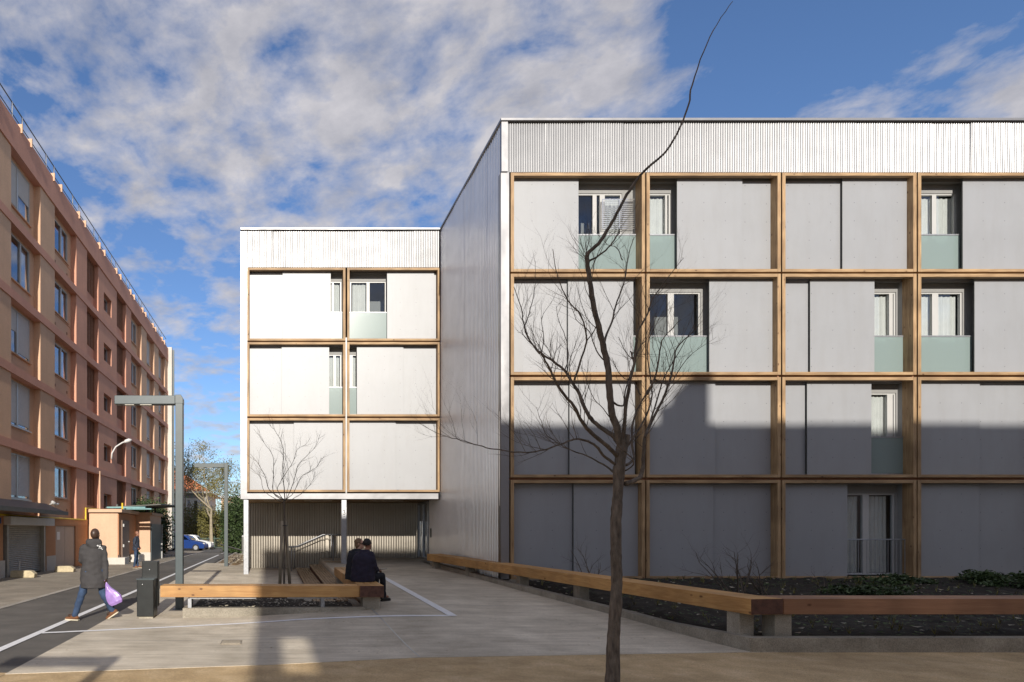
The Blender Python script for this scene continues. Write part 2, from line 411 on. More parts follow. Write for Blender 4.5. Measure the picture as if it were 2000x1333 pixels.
def person(label, loc, J, skin, top, legs, tf_, hf, hem=None, hood=False, shoem='shoe', hsc=1.0, hair=None, group=None, slim=1.0, coatlen=.0, shoe=True, arms_r=(.062, .048), name='person', tors=(.205, .125), hands=True):
    t = thing(name, label, 'person', loc, group); o = V(loc)
    G = {k: (o+V(v)) for k, v in J.items() if not k.startswith('hd')}
    tf_ = V(tf_).normalized(); rt = V((tf_.y, -tf_.x, 0))
    # body, one continuous skin
    b = MB()
    b.cap(G['pelvis'], G['chest'], .115*slim, .13*slim, 14, .75, rt); b.cap(G['chest'], G['neck']-V((0, 0, .06)), .13*slim, .075, 14, .75, rt)
    b.cap(G['neck']-V((0, 0, .05)), G['head']-V((0, 0, .05)), .054, .05, 12)
    for s_ in 'LR':
        b.cap(G['sh'+s_], G['el'+s_], .046, .036, 10); b.cap(G['el'+s_], G['wr'+s_], .036, .025, 10); b.cap(G['neck']-V((0, 0, .07)), G['sh'+s_], .05, .048, 10)
        b.cap(G['hip'+s_], G['kn'+s_], .075, .052, 12); b.cap(G['kn'+s_], G['an'+s_], .052, .036, 12); b.cap(G['an'+s_], G['an'+s_]+V(J['toe'+s_])*.12, .034, .03, 8)
        if hands:
            hd = J.get('hd'+s_); d = V(hd[0]) if hd else (G['wr'+s_]-G['el'+s_]); pn = V(hd[1]) if hd else tf_
            sd = d.cross(pn).normalized(); hand(b, G['wr'+s_], d, pn, sd if s_ == 'L' else -sd, hd[2] if hd else .5)
    HP = headparts(b, G['head'], hf, hsc)
    organic('body', b, skin, t, .0085, 2)
    # top garment
    c = MB(); hz = hem if hem is not None else G['pelvis'].z-.05
    w0, d0 = tors
    sh = (G['shL']+G['shR'])/2; n = 14; rings = []
    base = V((G['pelvis'].x, G['pelvis'].y, hz))
    hk = 1.12 if hood else 1.0
    prof = [(0, hk, 1.2*hk), (.15, hk, 1.18*hk), (.35, hk, 1.12), (.55, .97, 1.05), (.75, 1.02, 1.05), (.88, .98, .96), (.95, .86, .86), (1.0, .60, .72), (1.05, .38, .60), (1.10, .30, .52)]
    vs = []
    for k, a, bb in prof:
        cc = base.lerp(sh+V((0, 0, .02)), min(1, k)) if k <= 1 else sh.lerp(G['neck'], (k-1)/.10*.5)+V((0, 0, .02+(k-1)*.4))
        if k < .5: cc = base.lerp(G['pelvis'], 1).lerp(sh, 0)*0+cc
        for i in range(20):
            an = 2*math.pi*i/20; vs.append(cc+rt*math.cos(an)*w0*a+tf_*math.sin(an)*d0*bb)
    m_ = len(prof); fs = [(j*20+i, j*20+(i+1) % 20, (j+1)*20+(i+1) % 20, (j+1)*20+i) for j in range(m_-1) for i in range(20)]
    fs += [tuple(range(20))[::-1], tuple((m_-1)*20+i for i in range(20))]; c.add(vs, fs)
    for s_ in 'LR':
        c.cap(G['sh'+s_], G['el'+s_], arms_r[0]+.012, arms_r[0], 12); c.cap(G['el'+s_], G['wr'+s_].lerp(G['el'+s_], .06), arms_r[0], arms_r[1], 12)
        c.cap(sh+V((0, 0, .0)), G['sh'+s_], .075, arms_r[0]+.014, 12)
    if hood:
        nk = G['neck']; c.cap(nk-rt*.085-tf_*.07-V((0, 0, .0)), nk+rt*.085-tf_*.07, .075, .075, 12); c.cap(nk-rt*.03-tf_*.10-V((0, 0, .07)), nk+rt*.03-tf_*.10-V((0, 0, .07)), .06, .06, 12)
        c.cap(nk-rt*.10-tf_*.04, nk-rt*.08+tf_*.07, .045, .04, 10); c.cap(nk+rt*.10-tf_*.04, nk+rt*.08+tf_*.07, .045, .04, 10)
    else:
        nk = G['neck']
        for a in range(10):
            an = a*.628; an2 = an+.63; c.cap(nk+rt*math.cos(an)*.062+tf_*math.sin(an)*.062-V((0, 0, .01)), nk+rt*math.cos(an2)*.062+tf_*math.sin(an2)*.062-V((0, 0, .01)), .028, .028, 8)
    jk = organic('jacket', c, top, t, .017, 3, .016, 3)
    # trousers
    c = MB(); c.cap(G['hipL']+V((0, 0, .04)), G['hipR']+V((0, 0, .04)), .125*slim, .125*slim, 14)
    for s_ in 'LR':
        c.cap(G['hip'+s_], G['kn'+s_], .105*slim, .075*slim, 14); e = G['kn'+s_].lerp(G['an'+s_], .97); c.cap(G['kn'+s_], e, .075*slim, .060, 14)
    organic('trousers', c, legs, t, .017, 3, .016, 5)
    if shoe:
        for s_ in 'LR':
            td = V(J['toe'+s_]).normalized(); a = G['an'+s_]
            up = td.cross(V((td.y, -td.x, 0)).normalized()); up = up if up.z > 0 else -up
            heel = a-td*.045-up*.035; toe = a+td*.17-up*.055
            c = MB(); c.cap(heel, toe, .045, .038, 10, .8); c.cap(a-up*.01, a+td*.05-up*.03, .05, .045, 10)
            so = organic('shoe', c, shoem, t, .010, 2)
            k = MB(); sdv = td.cross(up).normalized(); q = []
            for zz in (-.088, -.066):
                for x_, y_ in ((-.085, -.03), (-.085, .03), (.05, .043), (.15, .044), (.205, .02), (.205, -.02), (.15, -.044), (.05, -.043)): q.append(a+td*x_+sdv*y_+up*(zz+.0))
            k.add(q, [tuple(range(8)), tuple(range(8, 16))[::-1]]+[(i, (i+1) % 8, 8+(i+1) % 8, 8+i) for i in range(8)])
            k.build('sole', 'sole' if shoem == 'shoe' else shoem, so)
    if hair:
        c = MB(); f = V(hf).normalized(); r = V((f.y, -f.x, 0)).normalized(); rot = Matrix((r, f, V((0, 0, 1)))).transposed()
        c.ell(HP(0, -.028, .040), (.084, .094, .092), rot, 20, 14)
        if hair[1] == 'long': c.ell(HP(0, -.05, -.03), (.080, .065, .085), rot, 16, 10); c.ell(HP(.0, -.055, -.08), (.06, .05, .05), rot)
        organic('hair', c, hair[0], t, .008, 2, .010, 2, 40)
    return t, G, HP, jk
# walking man
wl = V((-3.48, 11.95, 0))
J = dict(pelvis=(.02, .02, .95), chest=(0, .06, 1.27), neck=(.0, .08, 1.50), head=(.03, .09, 1.645),
         shL=(-.18, .02, 1.39), shR=(.17, .12, 1.38), elL=(-.235, .06, 1.16), elR=(.235, .06, 1.07), wrL=(-.12, .22, 1.00), wrR=(.27, .0, .80),
         hipL=(-.07, 0, .90), hipR=(.11, .05, .90), knL=(-.20, -.02, .50), knR=(.20, .06, .49), anL=(-.31, -.10, .09), anR=(.37, .10, .155),
         toeL=(-.95, .25, .02), toeR=(-.80, .10, -.55), hdR=((.05, -.1, -1), (-1, .2, 0), .9), hdL=((.5, .8, -.2), (0, 0, -1), .7))
t, G, HP, jk = person('dark skinned man seen from behind walking in a long charcoal parka and blue jeans', wl, J, 'skin_d', 'parka', 'jeans', (-.28, .96, 0), (.25, .95, 0), hem=.62, hood=True, tors=(.225, .155), hsc=1.1)
# pale emblem on the shoulder
em = MB()
for a, b_, s_ in ((0, 0, .022), (.03, -.02, .026), (.05, -.05, .022), (.02, -.05, .014), (.065, -.075, .016), (.035, .012, .012)):
    p = wl+V((.115+a*1.1, -.045+a*.8, 1.44+b_)); em.add([p+V((-s_, 0, 0)), p+V((0, -.012, -s_*.8)), p+V((s_, .01, -.2*s_)), p+V((0, .012, s_*.8))], [(0, 1, 2, 3)])
em.build('shoulder_emblem', 'white', jk, fixn=False)
bg = thing('shopping_bag', 'lilac plastic shopping bag swinging from the walking man in the parka', 'bag', wl+V((.33, 0, .5)))
c = MB(); hx, hy, hz = wl.x+.275, 11.95-.02, .73
prof = [(.0, 0, .012, .02), (.015, -.06, .035, .03), (.05, -.15, .075, .05), (.11, -.25, .14, .065), (.165, -.34, .175, .07), (.21, -.42, .165, .07), (.235, -.47, .13, .05)]
vs = []; nn = 18
for dx, dz, w_, d_ in prof:
    dx, dz, w_ = dx*.9, dz*.9, w_*.86
    for i in range(nn):
        a = 2*math.pi*i/nn; ca, sa = math.cos(a), math.sin(a); k = 1/(max(abs(ca), abs(sa))**.6)
        tilt = .42
        vs.append(V((hx+dx+ca*w_*k*math.cos(tilt), hy+sa*d_*k, hz+dz+ca*w_*k*math.sin(tilt)))+V((noise.noise(V((i, dz*9, 1)))*.012, noise.noise(V((i*2, dz*9, 5)))*.018, 0)))
c.add(vs, [(j*nn+i, j*nn+(i+1) % nn, (j+1)*nn+(i+1) % nn, (j+1)*nn+i) for j in range(len(prof)-1) for i in range(nn)]+[tuple(range(nn))[::-1], tuple((len(prof)-1)*nn+i for i in range(nn))])
c.build('bag_body', 'lilac', bg)
c = MB(); c.tube([(hx-.09, hy-.02, hz+.13), (hx-.06, hy-.01, hz+.06), (hx-.01, hy, hz)], [.012, .02, .014], 6); c.build('handle', 'lilac', bg, smooth=True)
# standing man
sl = V((-6.4, 29.1, 0))
J = dict(pelvis=(0, 0, .95), chest=(-.01, 0, 1.28), neck=(.02, 0, 1.50), head=(.05, -.01, 1.64), shL=(0, .18, 1.42), shR=(0, -.18, 1.42), elL=(-.03, .23, 1.14), elR=(-.05, -.23, 1.14),
         wrL=(.12, .19, .98), wrR=(.10, -.20, .97), hipL=(0, .09, .9), hipR=(0, -.09, .9), knL=(.02, .11, .5), knR=(-.01, -.10, .5), anL=(.04, .13, .09), anR=(-.06, -.12, .09),
         toeL=(.9, .2, 0), toeR=(.85, -.45, 0), hdL=((.6, -.5, -.6), (0, -1, 0), .8), hdR=((.6, .5, -.6), (0, 1, 0), .8))
person('bald man in a navy jacket and dark jeans standing alone by the peach shed', sl, J, 'skin_m', 'navy', 'jeans', (.9, -.3, 0), (.9, -.35, 0), hem=.86, tors=(.20, .135), slim=.9)
# seated couple
def seated(loc, f, label, skin, coat, legs, hair, s, hz, lean=.05, hf=None, tors=(.235, .15)):
    f = V(f).normalized(); r = V((f.y, -f.x, 0))
    q = lambda a, b_, c_: tuple(f*a+r*b_+V((0, 0, c_)))
    J = dict(pelvis=q(.0, 0, .12), chest=q(lean*.8, 0, .42), neck=q(lean+.05, 0, .64), head=q(lean+.10, .0, .775),
             shL=q(lean, -.19, .56), shR=q(lean, .19, .56), elL=q(.12, -.25, .30), elR=q(.12, .25, .30), wrL=q(.36, -.12, .22), wrR=q(.37, .10, .22),
             hipL=q(.03, -.10, .09), hipR=q(.03, .10, .09), knL=q(.46, -.12, .10), knR=q(.47, .13, .10), anL=q(.43, -.10, hz+.09), anR=q(.52, .13, hz+.09),
             toeL=tuple(f), toeR=tuple(f+V((0, 0, 0))), hdL=(tuple(f+r*.4), (0, 0, -1), .6), hdR=(tuple(f-r*.3), (0, 0, -1), .6))
    return person(label, loc, J, skin, coat, legs, f, hf or f, hem=loc[2]-.01, hair=hair, tors=tors, slim=.95, shoem='shoe_dark')
hs = .70
seated(V((1.93, 13.05, .665)), (.80, .60, 0), 'nearer of the seated pair, broad dark purplish coat seen from behind, short black hair', 'skin_m', 'coat2', 'coat', ('hair', 'short'), 1, .215-.665, .07, V((.75, .66, 0)), (.285, .20))
_, G, HP, _ = seated(V((1.83, 13.62, .668)), (.93, .36, 0), 'blond woman in sunglasses and a black coat seated beyond her companion on the bench', 'skin_l', 'coat', 'coat', ('blond', 'long'), 1, .235-.668, .05, V((.90, -.42, 0)), (.235, .17))
gl = MB(); gl.tube([HP(-.078, .0, .012), HP(-.066, .075, .012), HP(0, .098, .012), HP(.066, .075, .012), HP(.078, .0, .012)], .006, 6)
for k in (-1, 1): gl.ell(HP(.034*k, .088, .004), (.027, .015, .021))
w = [o for o in bpy.data.objects if o.get('label', '').startswith('blond woman')][0]
gl.build('sunglasses', 'black', w)
tag(MB().beam((2.36, 13.25, .90), (2.49, 13.33, .91), .07, .012).build('phone', 'black', bevel=.003), 'thin dark phone held over the knees by the nearer seated person', 'phone')

# ------------------------------------------------------------------ ground
def sheet(name, m, xs, ys, zf, skirt=0, clip=None):
    mb = MB(); nx, ny = len(xs), len(ys)
    vs = []
    for y in ys:
        for x in xs:
            if clip: xx, yy = clip(x, y)
            else: xx, yy = x, y
            vs.append((xx, yy, zf(xx, yy)))
    fs = [(j*nx+i, j*nx+i+1, (j+1)*nx+i+1, (j+1)*nx+i) for j in range(ny-1) for i in range(nx-1)]
    mb.add(vs, fs)
    if skirt:
        rim = [j for j in range(nx)]
        for i in range(nx-1):
            a, b = vs[i], vs[i+1]
            mb.add([a, b, (b[0], b[1], b[2]-skirt), (a[0], a[1], a[2]-skirt)], [(0, 3, 2, 1)])
    return struct(mb.build(name, m, fixn=False))
def fr(a, b, n): return [a+(b-a)*i/n for i in range(n+1)]
sheet('ground', 'pavement', fr(-400, 400, 8), fr(-200, 600, 8), lambda x, y: -.05)
sheet('road', 'asphalt', fr(-6.0, -3.2, 3), fr(-12, 62, 20), lambda x, y: -.008)
sheet('road_parking', 'asphalt', fr(-14, 6, 4), fr(62, 70, 2), lambda x, y: -.012)
sheet('pavement', 'pavement', fr(-12, -6.16, 3), fr(-12, 75, 20), lambda x, y: -.002)
struct(MB().box(-6.16, -6.0, -12, 62, -.2, .006).build('kerb_line', 'kerbpale'))
FB = [(-3.35, 7.35), (0, 7.9), (2, 8.35), (6.8, 8.72), (40, 8.8)]
def front(x):
    for (x0, y0), (x1, y1) in zip(FB, FB[1:]):
        if x <= x1: return y0+(y1-y0)*(x-x0)/(x1-x0)
    return FB[-1][1]
xs = fr(-3.2, 1.9, 22)+[1.93, 1.96, 1.99, 2.02, 2.05]+fr(2.1, 7.2, 20)
ys = fr(0, 1, 12)
def plz(x, y): return (x, front(x)+(12.28-front(x))*y) if y <= 1 else (x, y)
sheet('plaza', 'concrete', xs, ys+fr(12.31, 30, 34), H, skirt=.1, clip=plz)
sheet('sand_ground', 'sand', fr(-5.4, -3.195, 3), fr(-12, 7.45, 6), lambda x, y: -.003)
sheet('sand_ground', 'sand', fr(-3.194, 60, 12), fr(-12, 9.2, 8), lambda x, y: -.006)
# joints and markings
def groove(name, pts, w, m, dz, seg=10):
    mb = MB()
    for (x0, y0), (x1, y1) in zip(pts, pts[1:]):
        d = Vector((x1-x0, y1-y0, 0)).normalized(); r = Vector((-d.y, d.x, 0))*w/2
        for k in range(seg):
            a, b = k/seg, (k+1)/seg
            q = []
            for t, s_ in ((a, -1), (b, -1), (b, 1), (a, 1)):
                X = x0+(x1-x0)*t+r.x*s_; Y = y0+(y1-y0)*t+r.y*s_; q.append((X, Y, H(X, Y)+dz))
            mb.add(q, [(0, 1, 2, 3)])
    return mb.build(name, m, fixn=False)
def gp(px, py):
    Y = F*EYE/(py-CY)
    for _ in range(30):
        X = (px-CX)*Y/F; Y = .5*Y+.5*F*(EYE-H(X, Y))/(py-CY)
    return (px-CX)*Y/F, Y
c1 = gp(888, 1203)
struct(groove('road_marking_edge', [(-3.93, 7.45), (-3.95, 46)], .14, 'paint', .004, 60))
struct(groove('road_marking_far', [(-3.95, 48.5), (-3.6, 61)], .14, 'paint', .004))
struct(groove('road_marking_bay', [(-8.2, 46), (-3.95, 46)], .14, 'paint', .008))
struct(groove('road_marking_bay_far', [(-7.6, 48.5), (-3.95, 48.5)], .14, 'paint', .008))
struct(groove('plaza_marking_front', [(-3.86, 10.35), gp(400, 1222), gp(580, 1211), gp(720, 1205), c1], .125, 'paint', .006, 40))
struct(groove('plaza_marking_side', [(c1[0]-.05, c1[1]-.06), gp(748, 1128), gp(690, 1108)], .17, 'paint', .010, 40))
struct(groove('plaza_joint_steel', [gp(716, 1186), gp(820, 1284)], .02, 'galv', .004, 14))
struct(groove('plaza_joint', [gp(716, 1186), gp(1180, 1187)], .018, 'panel_edge', .004, 16))
struct(groove('plaza_joint_far', [(2.1, 17.5), (6.0, 17.5)], .015, 'panel_edge', .004, 10))
struct(groove('plaza_joint_left', [(-3.1, 9.55), (1.0, 9.75)], .010, 'panel_edge', .004, 10))
struct(groove('plaza_joint_porch', [(2.1, 21.4), (5.6, 21.4)], .015, 'panel_edge', .004, 10))
# pink-building pavement details and drain
dx, dy = gp(452, 1256)
dc = thing('drain_cover', 'small rectangular cast iron drain cover set in the sunlit concrete', 'drain cover', (dx, dy, 0))
MB().box(dx-.16, dx+.16, dy-.17, dy+.17, .003+H(dx, dy), .012+H(dx, dy)).build('frame', 'pavement', dc)
g = MB()
for k in range(9): g.box(dx-.14, dx+.14, dy-.15+k*.034, dy-.13+k*.034, .012+H(dx, dy), .02+H(dx, dy))
g.build('grate', 'pavement', dc)
# ------------------------------------------------------------------ the metal-clad apartment building
DY, WY, PY0 = 16.7, 22.7, 26.2
SX = 6.27                                  # side wall plane
BX1 = 25.1
bld = thing('apartment_building', 'apartment building clad in corrugated metal with timber framed bays and grey sliding panels', 'building', (SX, DY, 0))
def corr(axis, a, b, z0, z1, plane, m, name, parent, pitch=.064, amp=.011, face=-1, seed=1, nz=4, seg=6):
    """corrugated sheet along x (axis 0) or y (axis 1), facing -y or -x"""
    rng = random.Random(seed); n = int((b-a)/pitch*seg); vs = []
    sheets = {}
    for i in range(n+1):
        t = a+(b-a)*i/n; ph = (t-a)/pitch*2*math.pi
        s_ = math.sin(ph); d = amp*(1.0 if s_ > -.35 else 1.0-2.6*(-.35-s_)) if axis == 0 else amp*math.tanh(5*s_)
        k = int((t-a)/1.05); off = sheets.setdefault(k, (rng.uniform(-.0015, .0015), rng.uniform(-.002, .002), rng.uniform(-.012, .012)))
        u = (t-a)/1.05-k
        base = off[0]+off[1]*u
        for j in range(nz+1):
            z = z0+(z1-z0)*j/nz
            wv = (.006 if axis == 0 else .022)*noise.noise(Vector((t*.9, z*.5, seed*3.1)))+off[2]*(z-z0)/(z1-z0)
            dd = plane+face*(d+base+wv)
            vs.append((t, dd, z) if axis == 0 else (dd, t, z))
    mb = MB(); mb.add(vs, [(i*(nz+1)+j, (i+1)*(nz+1)+j, (i+1)*(nz+1)+j+1, i*(nz+1)+j+1) for i in range(n) for j in range(nz)])
    return mb.build(name, m, parent, smooth=True, fixn=False)
ZT, ZP = 12.86, 11.50
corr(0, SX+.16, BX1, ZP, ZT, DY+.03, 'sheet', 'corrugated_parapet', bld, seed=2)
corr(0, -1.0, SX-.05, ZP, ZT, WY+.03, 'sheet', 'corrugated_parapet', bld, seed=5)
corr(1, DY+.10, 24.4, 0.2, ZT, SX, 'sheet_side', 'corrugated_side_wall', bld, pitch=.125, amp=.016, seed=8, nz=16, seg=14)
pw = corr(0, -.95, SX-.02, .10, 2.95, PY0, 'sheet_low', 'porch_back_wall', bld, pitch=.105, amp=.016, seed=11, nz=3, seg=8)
# flashings
f = MB(); f.box(SX-.05, BX1, DY-.06, DY+.25, ZT, ZT+.07); f.box(SX-.05, SX+.2, DY+.25, WY+8, ZT, ZT+.07); f.box(-1.14, SX-.05, WY-.06, WY+.25, ZT, ZT+.07)
f.build('roof_flashing', 'flash', bld, bevel=.006)
f = MB(); f.box(SX-.02, SX+.15, DY-.02, DY+.10, ZP+.0, ZT); f.build('corner_flashing', 'flash', bld)
# crumpled folded sheet down the corner
def crumple(x0, x1, z0, z1, y, d, name, sd):
    mb = MB(); nx, nz = 3, 60; vs = []
    for j in range(nz+1):
        z = z0+(z1-z0)*j/nz
        for i in range(nx+1):
            x = x0+(x1-x0)*i/nx
            w = .006*noise.noise(Vector((x*4, z*.9, sd)))+.0015*noise.noise(Vector((x*6, z*3, sd)))
            vs.append((x, y+w, z))
    mb.add(vs, [(j*(nx+1)+i, j*(nx+1)+i+1, (j+1)*(nx+1)+i+1, (j+1)*(nx+1)+i) for j in range(nz) for i in range(nx)])
    mb.box(x0, x1, y+.02, y+d, z0, z1)
    return mb.build(name, 'flash', bld, smooth=True, fixn=False)
crumple(SX-.02, SX+.20, .42, ZP-.004, DY+.02, .2, 'corner_flashing', 1.3)
crumple(-1.14, -.90, 2.93, ZT-.002, WY+.02, .3, 'corner_flashing', 4.4)
f = MB(); f.box(-.92, SX-.10, WY+.0, WY+.30, 2.93, 3.135); f.build('soffit_fascia', 'flash', bld)
# core volumes
c = MB()
c.box(SX+.02, BX1-.1, 18.0, 34, .1, ZT-.05)
c.box(-1.12, SX-.02, WY+1.35, 34, 2.99, ZT-.05)
c.box(-1.0, SX+.02, PY0+.03, 34, .0, 2.98)
c.box(SX+.16, BX1-.1, DY+.05, 18.0, ZP+.03, ZT-.06); c.box(-.98, SX-.03, WY+.06, WY+1.35, ZP+.03, ZT-.06)
c.box(-1.12, -.92, WY+.33, WY+1.35, 2.99, ZP+.02); c.box(BX1-.1, BX1, DY+.1, 34, .1, ZT-.01)
c.box(SX+.03, SX+.3, DY+.26, 18.0, .1, ZP+.03)
c.build('wall', 'recess', bld)
c = MB(); c.box(-1.0, SX-.06, WY+.30, PY0, 2.95, 2.99)
c.build('porch_ceiling', 'wood_y', bld)
for x0, x1 in ((1.3, 2.4), (3.9, 5.2), (-.3, .6)):
    MB().box(x0, x1, 24.2, 24.28, 2.925, 2.949).build('ceiling_light', 'lens', bld)
c = MB(); c.box(SX+.2, BX1, DY+.0, DY+.33, .0, .42); c.build('base_sill', 'kerb', bld)
# columns of the porch
for x0, x1, zb in ((-1.03, -.85, .13), (2.60, 2.79, .33)):
    c = MB(); c.box(x0, x1, WY+.08, WY+.24, zb, 2.93); c.build('column', 'galv', bld, bevel=.006)
sg = MB(); sg.box(2.615, 2.775, WY+.062, WY+.078, 2.20, 2.62); sg = sg.build('house_number_plate', 'signwhite', bld)
# numeral 3 on the plate, with a frame line above and below
t3 = MB()
t3.box(2.635, 2.755, WY+.055, WY+.061, 2.525, 2.533)
cx, cz = 2.69, 2.425
pts = [(-.038, .075), (-.02, .09), (.01, .092), (.034, .076), (.036, .05), (.018, .03), (-.006, .024), (.02, .016), (.042, -.008), (.04, -.042), (.016, -.062), (-.018, -.062), (-.042, -.044)]
for (a, b_), (a2, b2) in zip(pts, pts[1:]): t3.beam((cx+a, WY+.058, cz+b_), (cx+a2, WY+.058, cz+b2), .006, .016, (0, 1, 0)) if False else t3.tube([(cx+a, WY+.058, cz+b_), (cx+a2, WY+.058, cz+b2)], .010, 6)
t3.box(2.66, 2.73, WY+.055, WY+.061, 2.285, 2.297)
o = t3.build('numeral', 'signink', sg)
c = MB()
for x in (2.1, 2.28): c.box(x, x+.04, 25.9, 25.98, .55, 1.5) if False else None
MB().box(2.30, 2.42, PY0-.12, PY0-.03, .5, 1.58).build('downpipe_box', 'sheet_low', bld)
# glazed entrance door in the side wall plane
dz0 = HR(25.2)
d = MB()
for y in (24.42, 25.25, 26.08): d.box(SX-.05, SX+.03, y, y+.07, dz0, 2.94)
d.box(SX-.05, SX+.03, 24.49, 26.08, dz0, dz0+.08); d.box(SX-.05, SX+.03, 24.49, 26.08, 2.86, 2.94)
ef = d.build('entrance_door', 'galv', bld)
MB().box(SX-.012, SX-.004, 24.49, 26.08, dz0+.08, 2.86).build('pane', 'glass', ef)
MB().box(SX+.05, SX+.06, 24.42, 26.15, dz0, 2.94).build('dark_backing', 'dark', ef)  # dark sheet in place of the unlit interior behind the glass
for y in (25.1, 25.42): MB().tube([(SX-.11, y, dz0+.35), (SX-.11, y, dz0+1.55)], .022, 10).build('handle', 'steel', ef)
MB().box(SX-.03, SX-.012, 24.2, 24.32, 2.0, 2.2).build('entry_plate', 'signwhite', bld)
MB().box(SX-.045, SX-.012, 24.0, 24.12, 1.5, 1.85).build('intercom', 'lamp', bld)

rowz = [(11.48, 8.78), (8.73, 5.98), (5.92, 3.19), (3.12, .42)]
def bay(X0, X1, zt, zb, Y, panels, opens, rail=False, tall=False, ground=False, blind=None):
    """one timber framed bay: panels = (px0, px1, front?) in photograph columns, converted to metres at the panel depth"""
    k = MB(); T, Dp = .088, .30
    k.mi = 0; k.box(X0, X0+T, Y, Y+Dp, zb, zt); k.box(X1-T, X1, Y, Y+Dp, zb, zt)
    k.mi = 1; k.box(X0+T, X1-T, Y+.003, Y+.13, zt-.085, zt); k.box(X0+T, X1-T, Y+.003, Y+.15, zb, zb+.08)
    fr_ = k.build('timber_frame', ['wood_z', 'wood_x'], bld, bevel=.004)
    xi0, xi1 = X0+T, X1-T
    zi0, zi1 = zb+.04, zt-.02
    # dark head rail the panels hang from
    # lining behind
    for (a, b, front_) in panels:
        yy = Y+.17 if front_ else Y+.235
        A = max(xi0+.003, (a-CX)*yy/F) if a else xi0+.003
        B = min(xi1-.003, (b-CX)*yy/F) if b else xi1-.003
        dz = .0 if front_ else -.07
        p = MB(); p.box(A, B, yy, yy+.025, zi0+.03, zi1+dz)
        p.build('sliding_panel', 'panel', fr_, bevel=.003)
        MB().box(A, A+.012, yy-.003, yy+.03, zi0+.03, zi1+dz-.002).build('panel_edge', 'panel_edge', fr_) if a and a > 1000 and front_ and a-CX > 300 and Y < 20 else None
    RY = Y+.42
    w = MB()
    # reveals: sides, floor, ceiling of the recess
    w.box(xi0-.05, xi0, Y+.30, RY, zb, zt); w.box(xi1, xi1+.05, Y+.30, RY, zb, zt)
    w.box(xi0-.05, xi1+.05, Y+.30, RY+.02, zt-.10, zt+.02); w.box(xi0-.05, xi1+.05, Y+.30, RY+.02, zb-.02, zb+.06)
    if not opens:
        w.box(xi0-.05, xi1+.05, Y+.33, Y+.38, zb+.06, zt-.10)
        w.build('recess', 'recess', fr_); return
    (oa, ob, mull) = opens      # window outer px edges and list of mullion px ranges
    A = max(xi0+.02, (oa-CX)*RY/F); B = min(xi1-.02, (ob-CX)*RY/F)
    zw1 = zt-.34; zw0 = zb+.10 if tall else zb+.12
    w.box(xi0-.05, A, RY, RY+.12, zb+.06, zt-.10) if A > xi0-.04 else None
    w.box(B, xi1+.05, RY, RY+.12, zb+.06, zt-.10)
    w.box(A, B, RY, RY+.12, zw1, zt-.10)
    w.build('recess', 'recess', fr_)
    wf = MB(); q = .042
    wf.box(A, B, RY+.02, RY+.09, zw1-q, zw1); wf.box(A, B, RY+.02, RY+.09, zw0, zw0+q)
    wf.box(A, A+q, RY+.02, RY+.09, zw0+q, zw1-q); wf.box(B-q, B, RY+.02, RY+.09, zw0+q, zw1-q)
    cuts = [A+q]
    for (m0, m1) in mull:
        a, b = (m0-CX)*RY/F, (m1-CX)*RY/F
        wf.box(a, b, RY+.015, RY+.085, zw0+q, zw1-q); cuts += [a, b]
    cuts.append(B-q)
    wo = wf.build('window', 'white', bld, bevel=.004)
    for i in range(0, len(cuts), 2):
        if cuts[i+1]-cuts[i] > .03:
            MB().box(cuts[i], cuts[i+1], RY+.05, RY+.056, zw0+q, zw1-q).build('pane', 'glass', wo)
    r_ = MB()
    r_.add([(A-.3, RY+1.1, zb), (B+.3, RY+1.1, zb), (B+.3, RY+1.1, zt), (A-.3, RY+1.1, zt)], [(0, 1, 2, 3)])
    r_.build('dark_room_back', 'dark', wo)  # room darkness painted as a near-black sheet
    # curtains
    rng = random.Random(int(A*100)+int(zt*10))
    if blind != 'none':
        cm = MB(); Yc = RY+.13; x = A+q; 
        spans = blind or [(.0, .62)]
        for s0, s1 in spans:
            xa, xb = (A+(B-A)*s0)*Yc/RY, (A+(B-A)*s1)*Yc/RY; n = max(6, int((xb-xa)/.02)); vs = []
            for i in range(n+1):
                xx = xa+(xb-xa)*i/n; off = .022*math.sin(xx*52+rng.random()*.5)+.01*math.sin(xx*23)
                vs += [(xx, Yc+off, zw0+.05), (xx+.015*math.sin(xx*9), Yc+off*.5, zw1-q-.03)]
            cm.add(vs, [(2*i, 2*i+2, 2*i+3, 2*i+1) for i in range(n)])
        cm.build('curtain', 'curtain', wo, smooth=True, fixn=False)
    # balustrade
    lo = [p for p in panels]
    xs0, xs1 = opens_span(panels, xi0, xi1, Y)
    if rail:
        b_ = MB(); Yb = Y+.22
        b_.tube([(xs0, Yb, zb+1.08), (xs1, Yb, zb+1.08)], .018, 8); b_.tube([(xs0, Yb, zb+.12), (xs1, Yb, zb+.12)], .014, 8)
        n = int((xs1-xs0)/.11)
        for i in range(n+1):
            xx = xs0+(xs1-xs0)*i/n; b_.tube([(xx, Yb, zb+.12), (xx, Yb, zb+1.08)], .008, 6)
        b_.build('railing', 'galv', fr_)
    else:
        Yb = Y+.275; zg = zb+1.12
        g_ = MB().box(xs0, xs1, Yb, Yb+.012, zb+.14, zg); go = g_.build('glass_balustrade', 'frost', fr_)
        MB().box(xs0, xs1, Yb-.01, Yb+.022, zg, zg+.035).build('handrail', 'galv', fr_); MB().box(xs0, xs1, Yb-.01, Yb+.022, zb+.10, zb+.135).build('bottom_rail', 'galv', fr_)
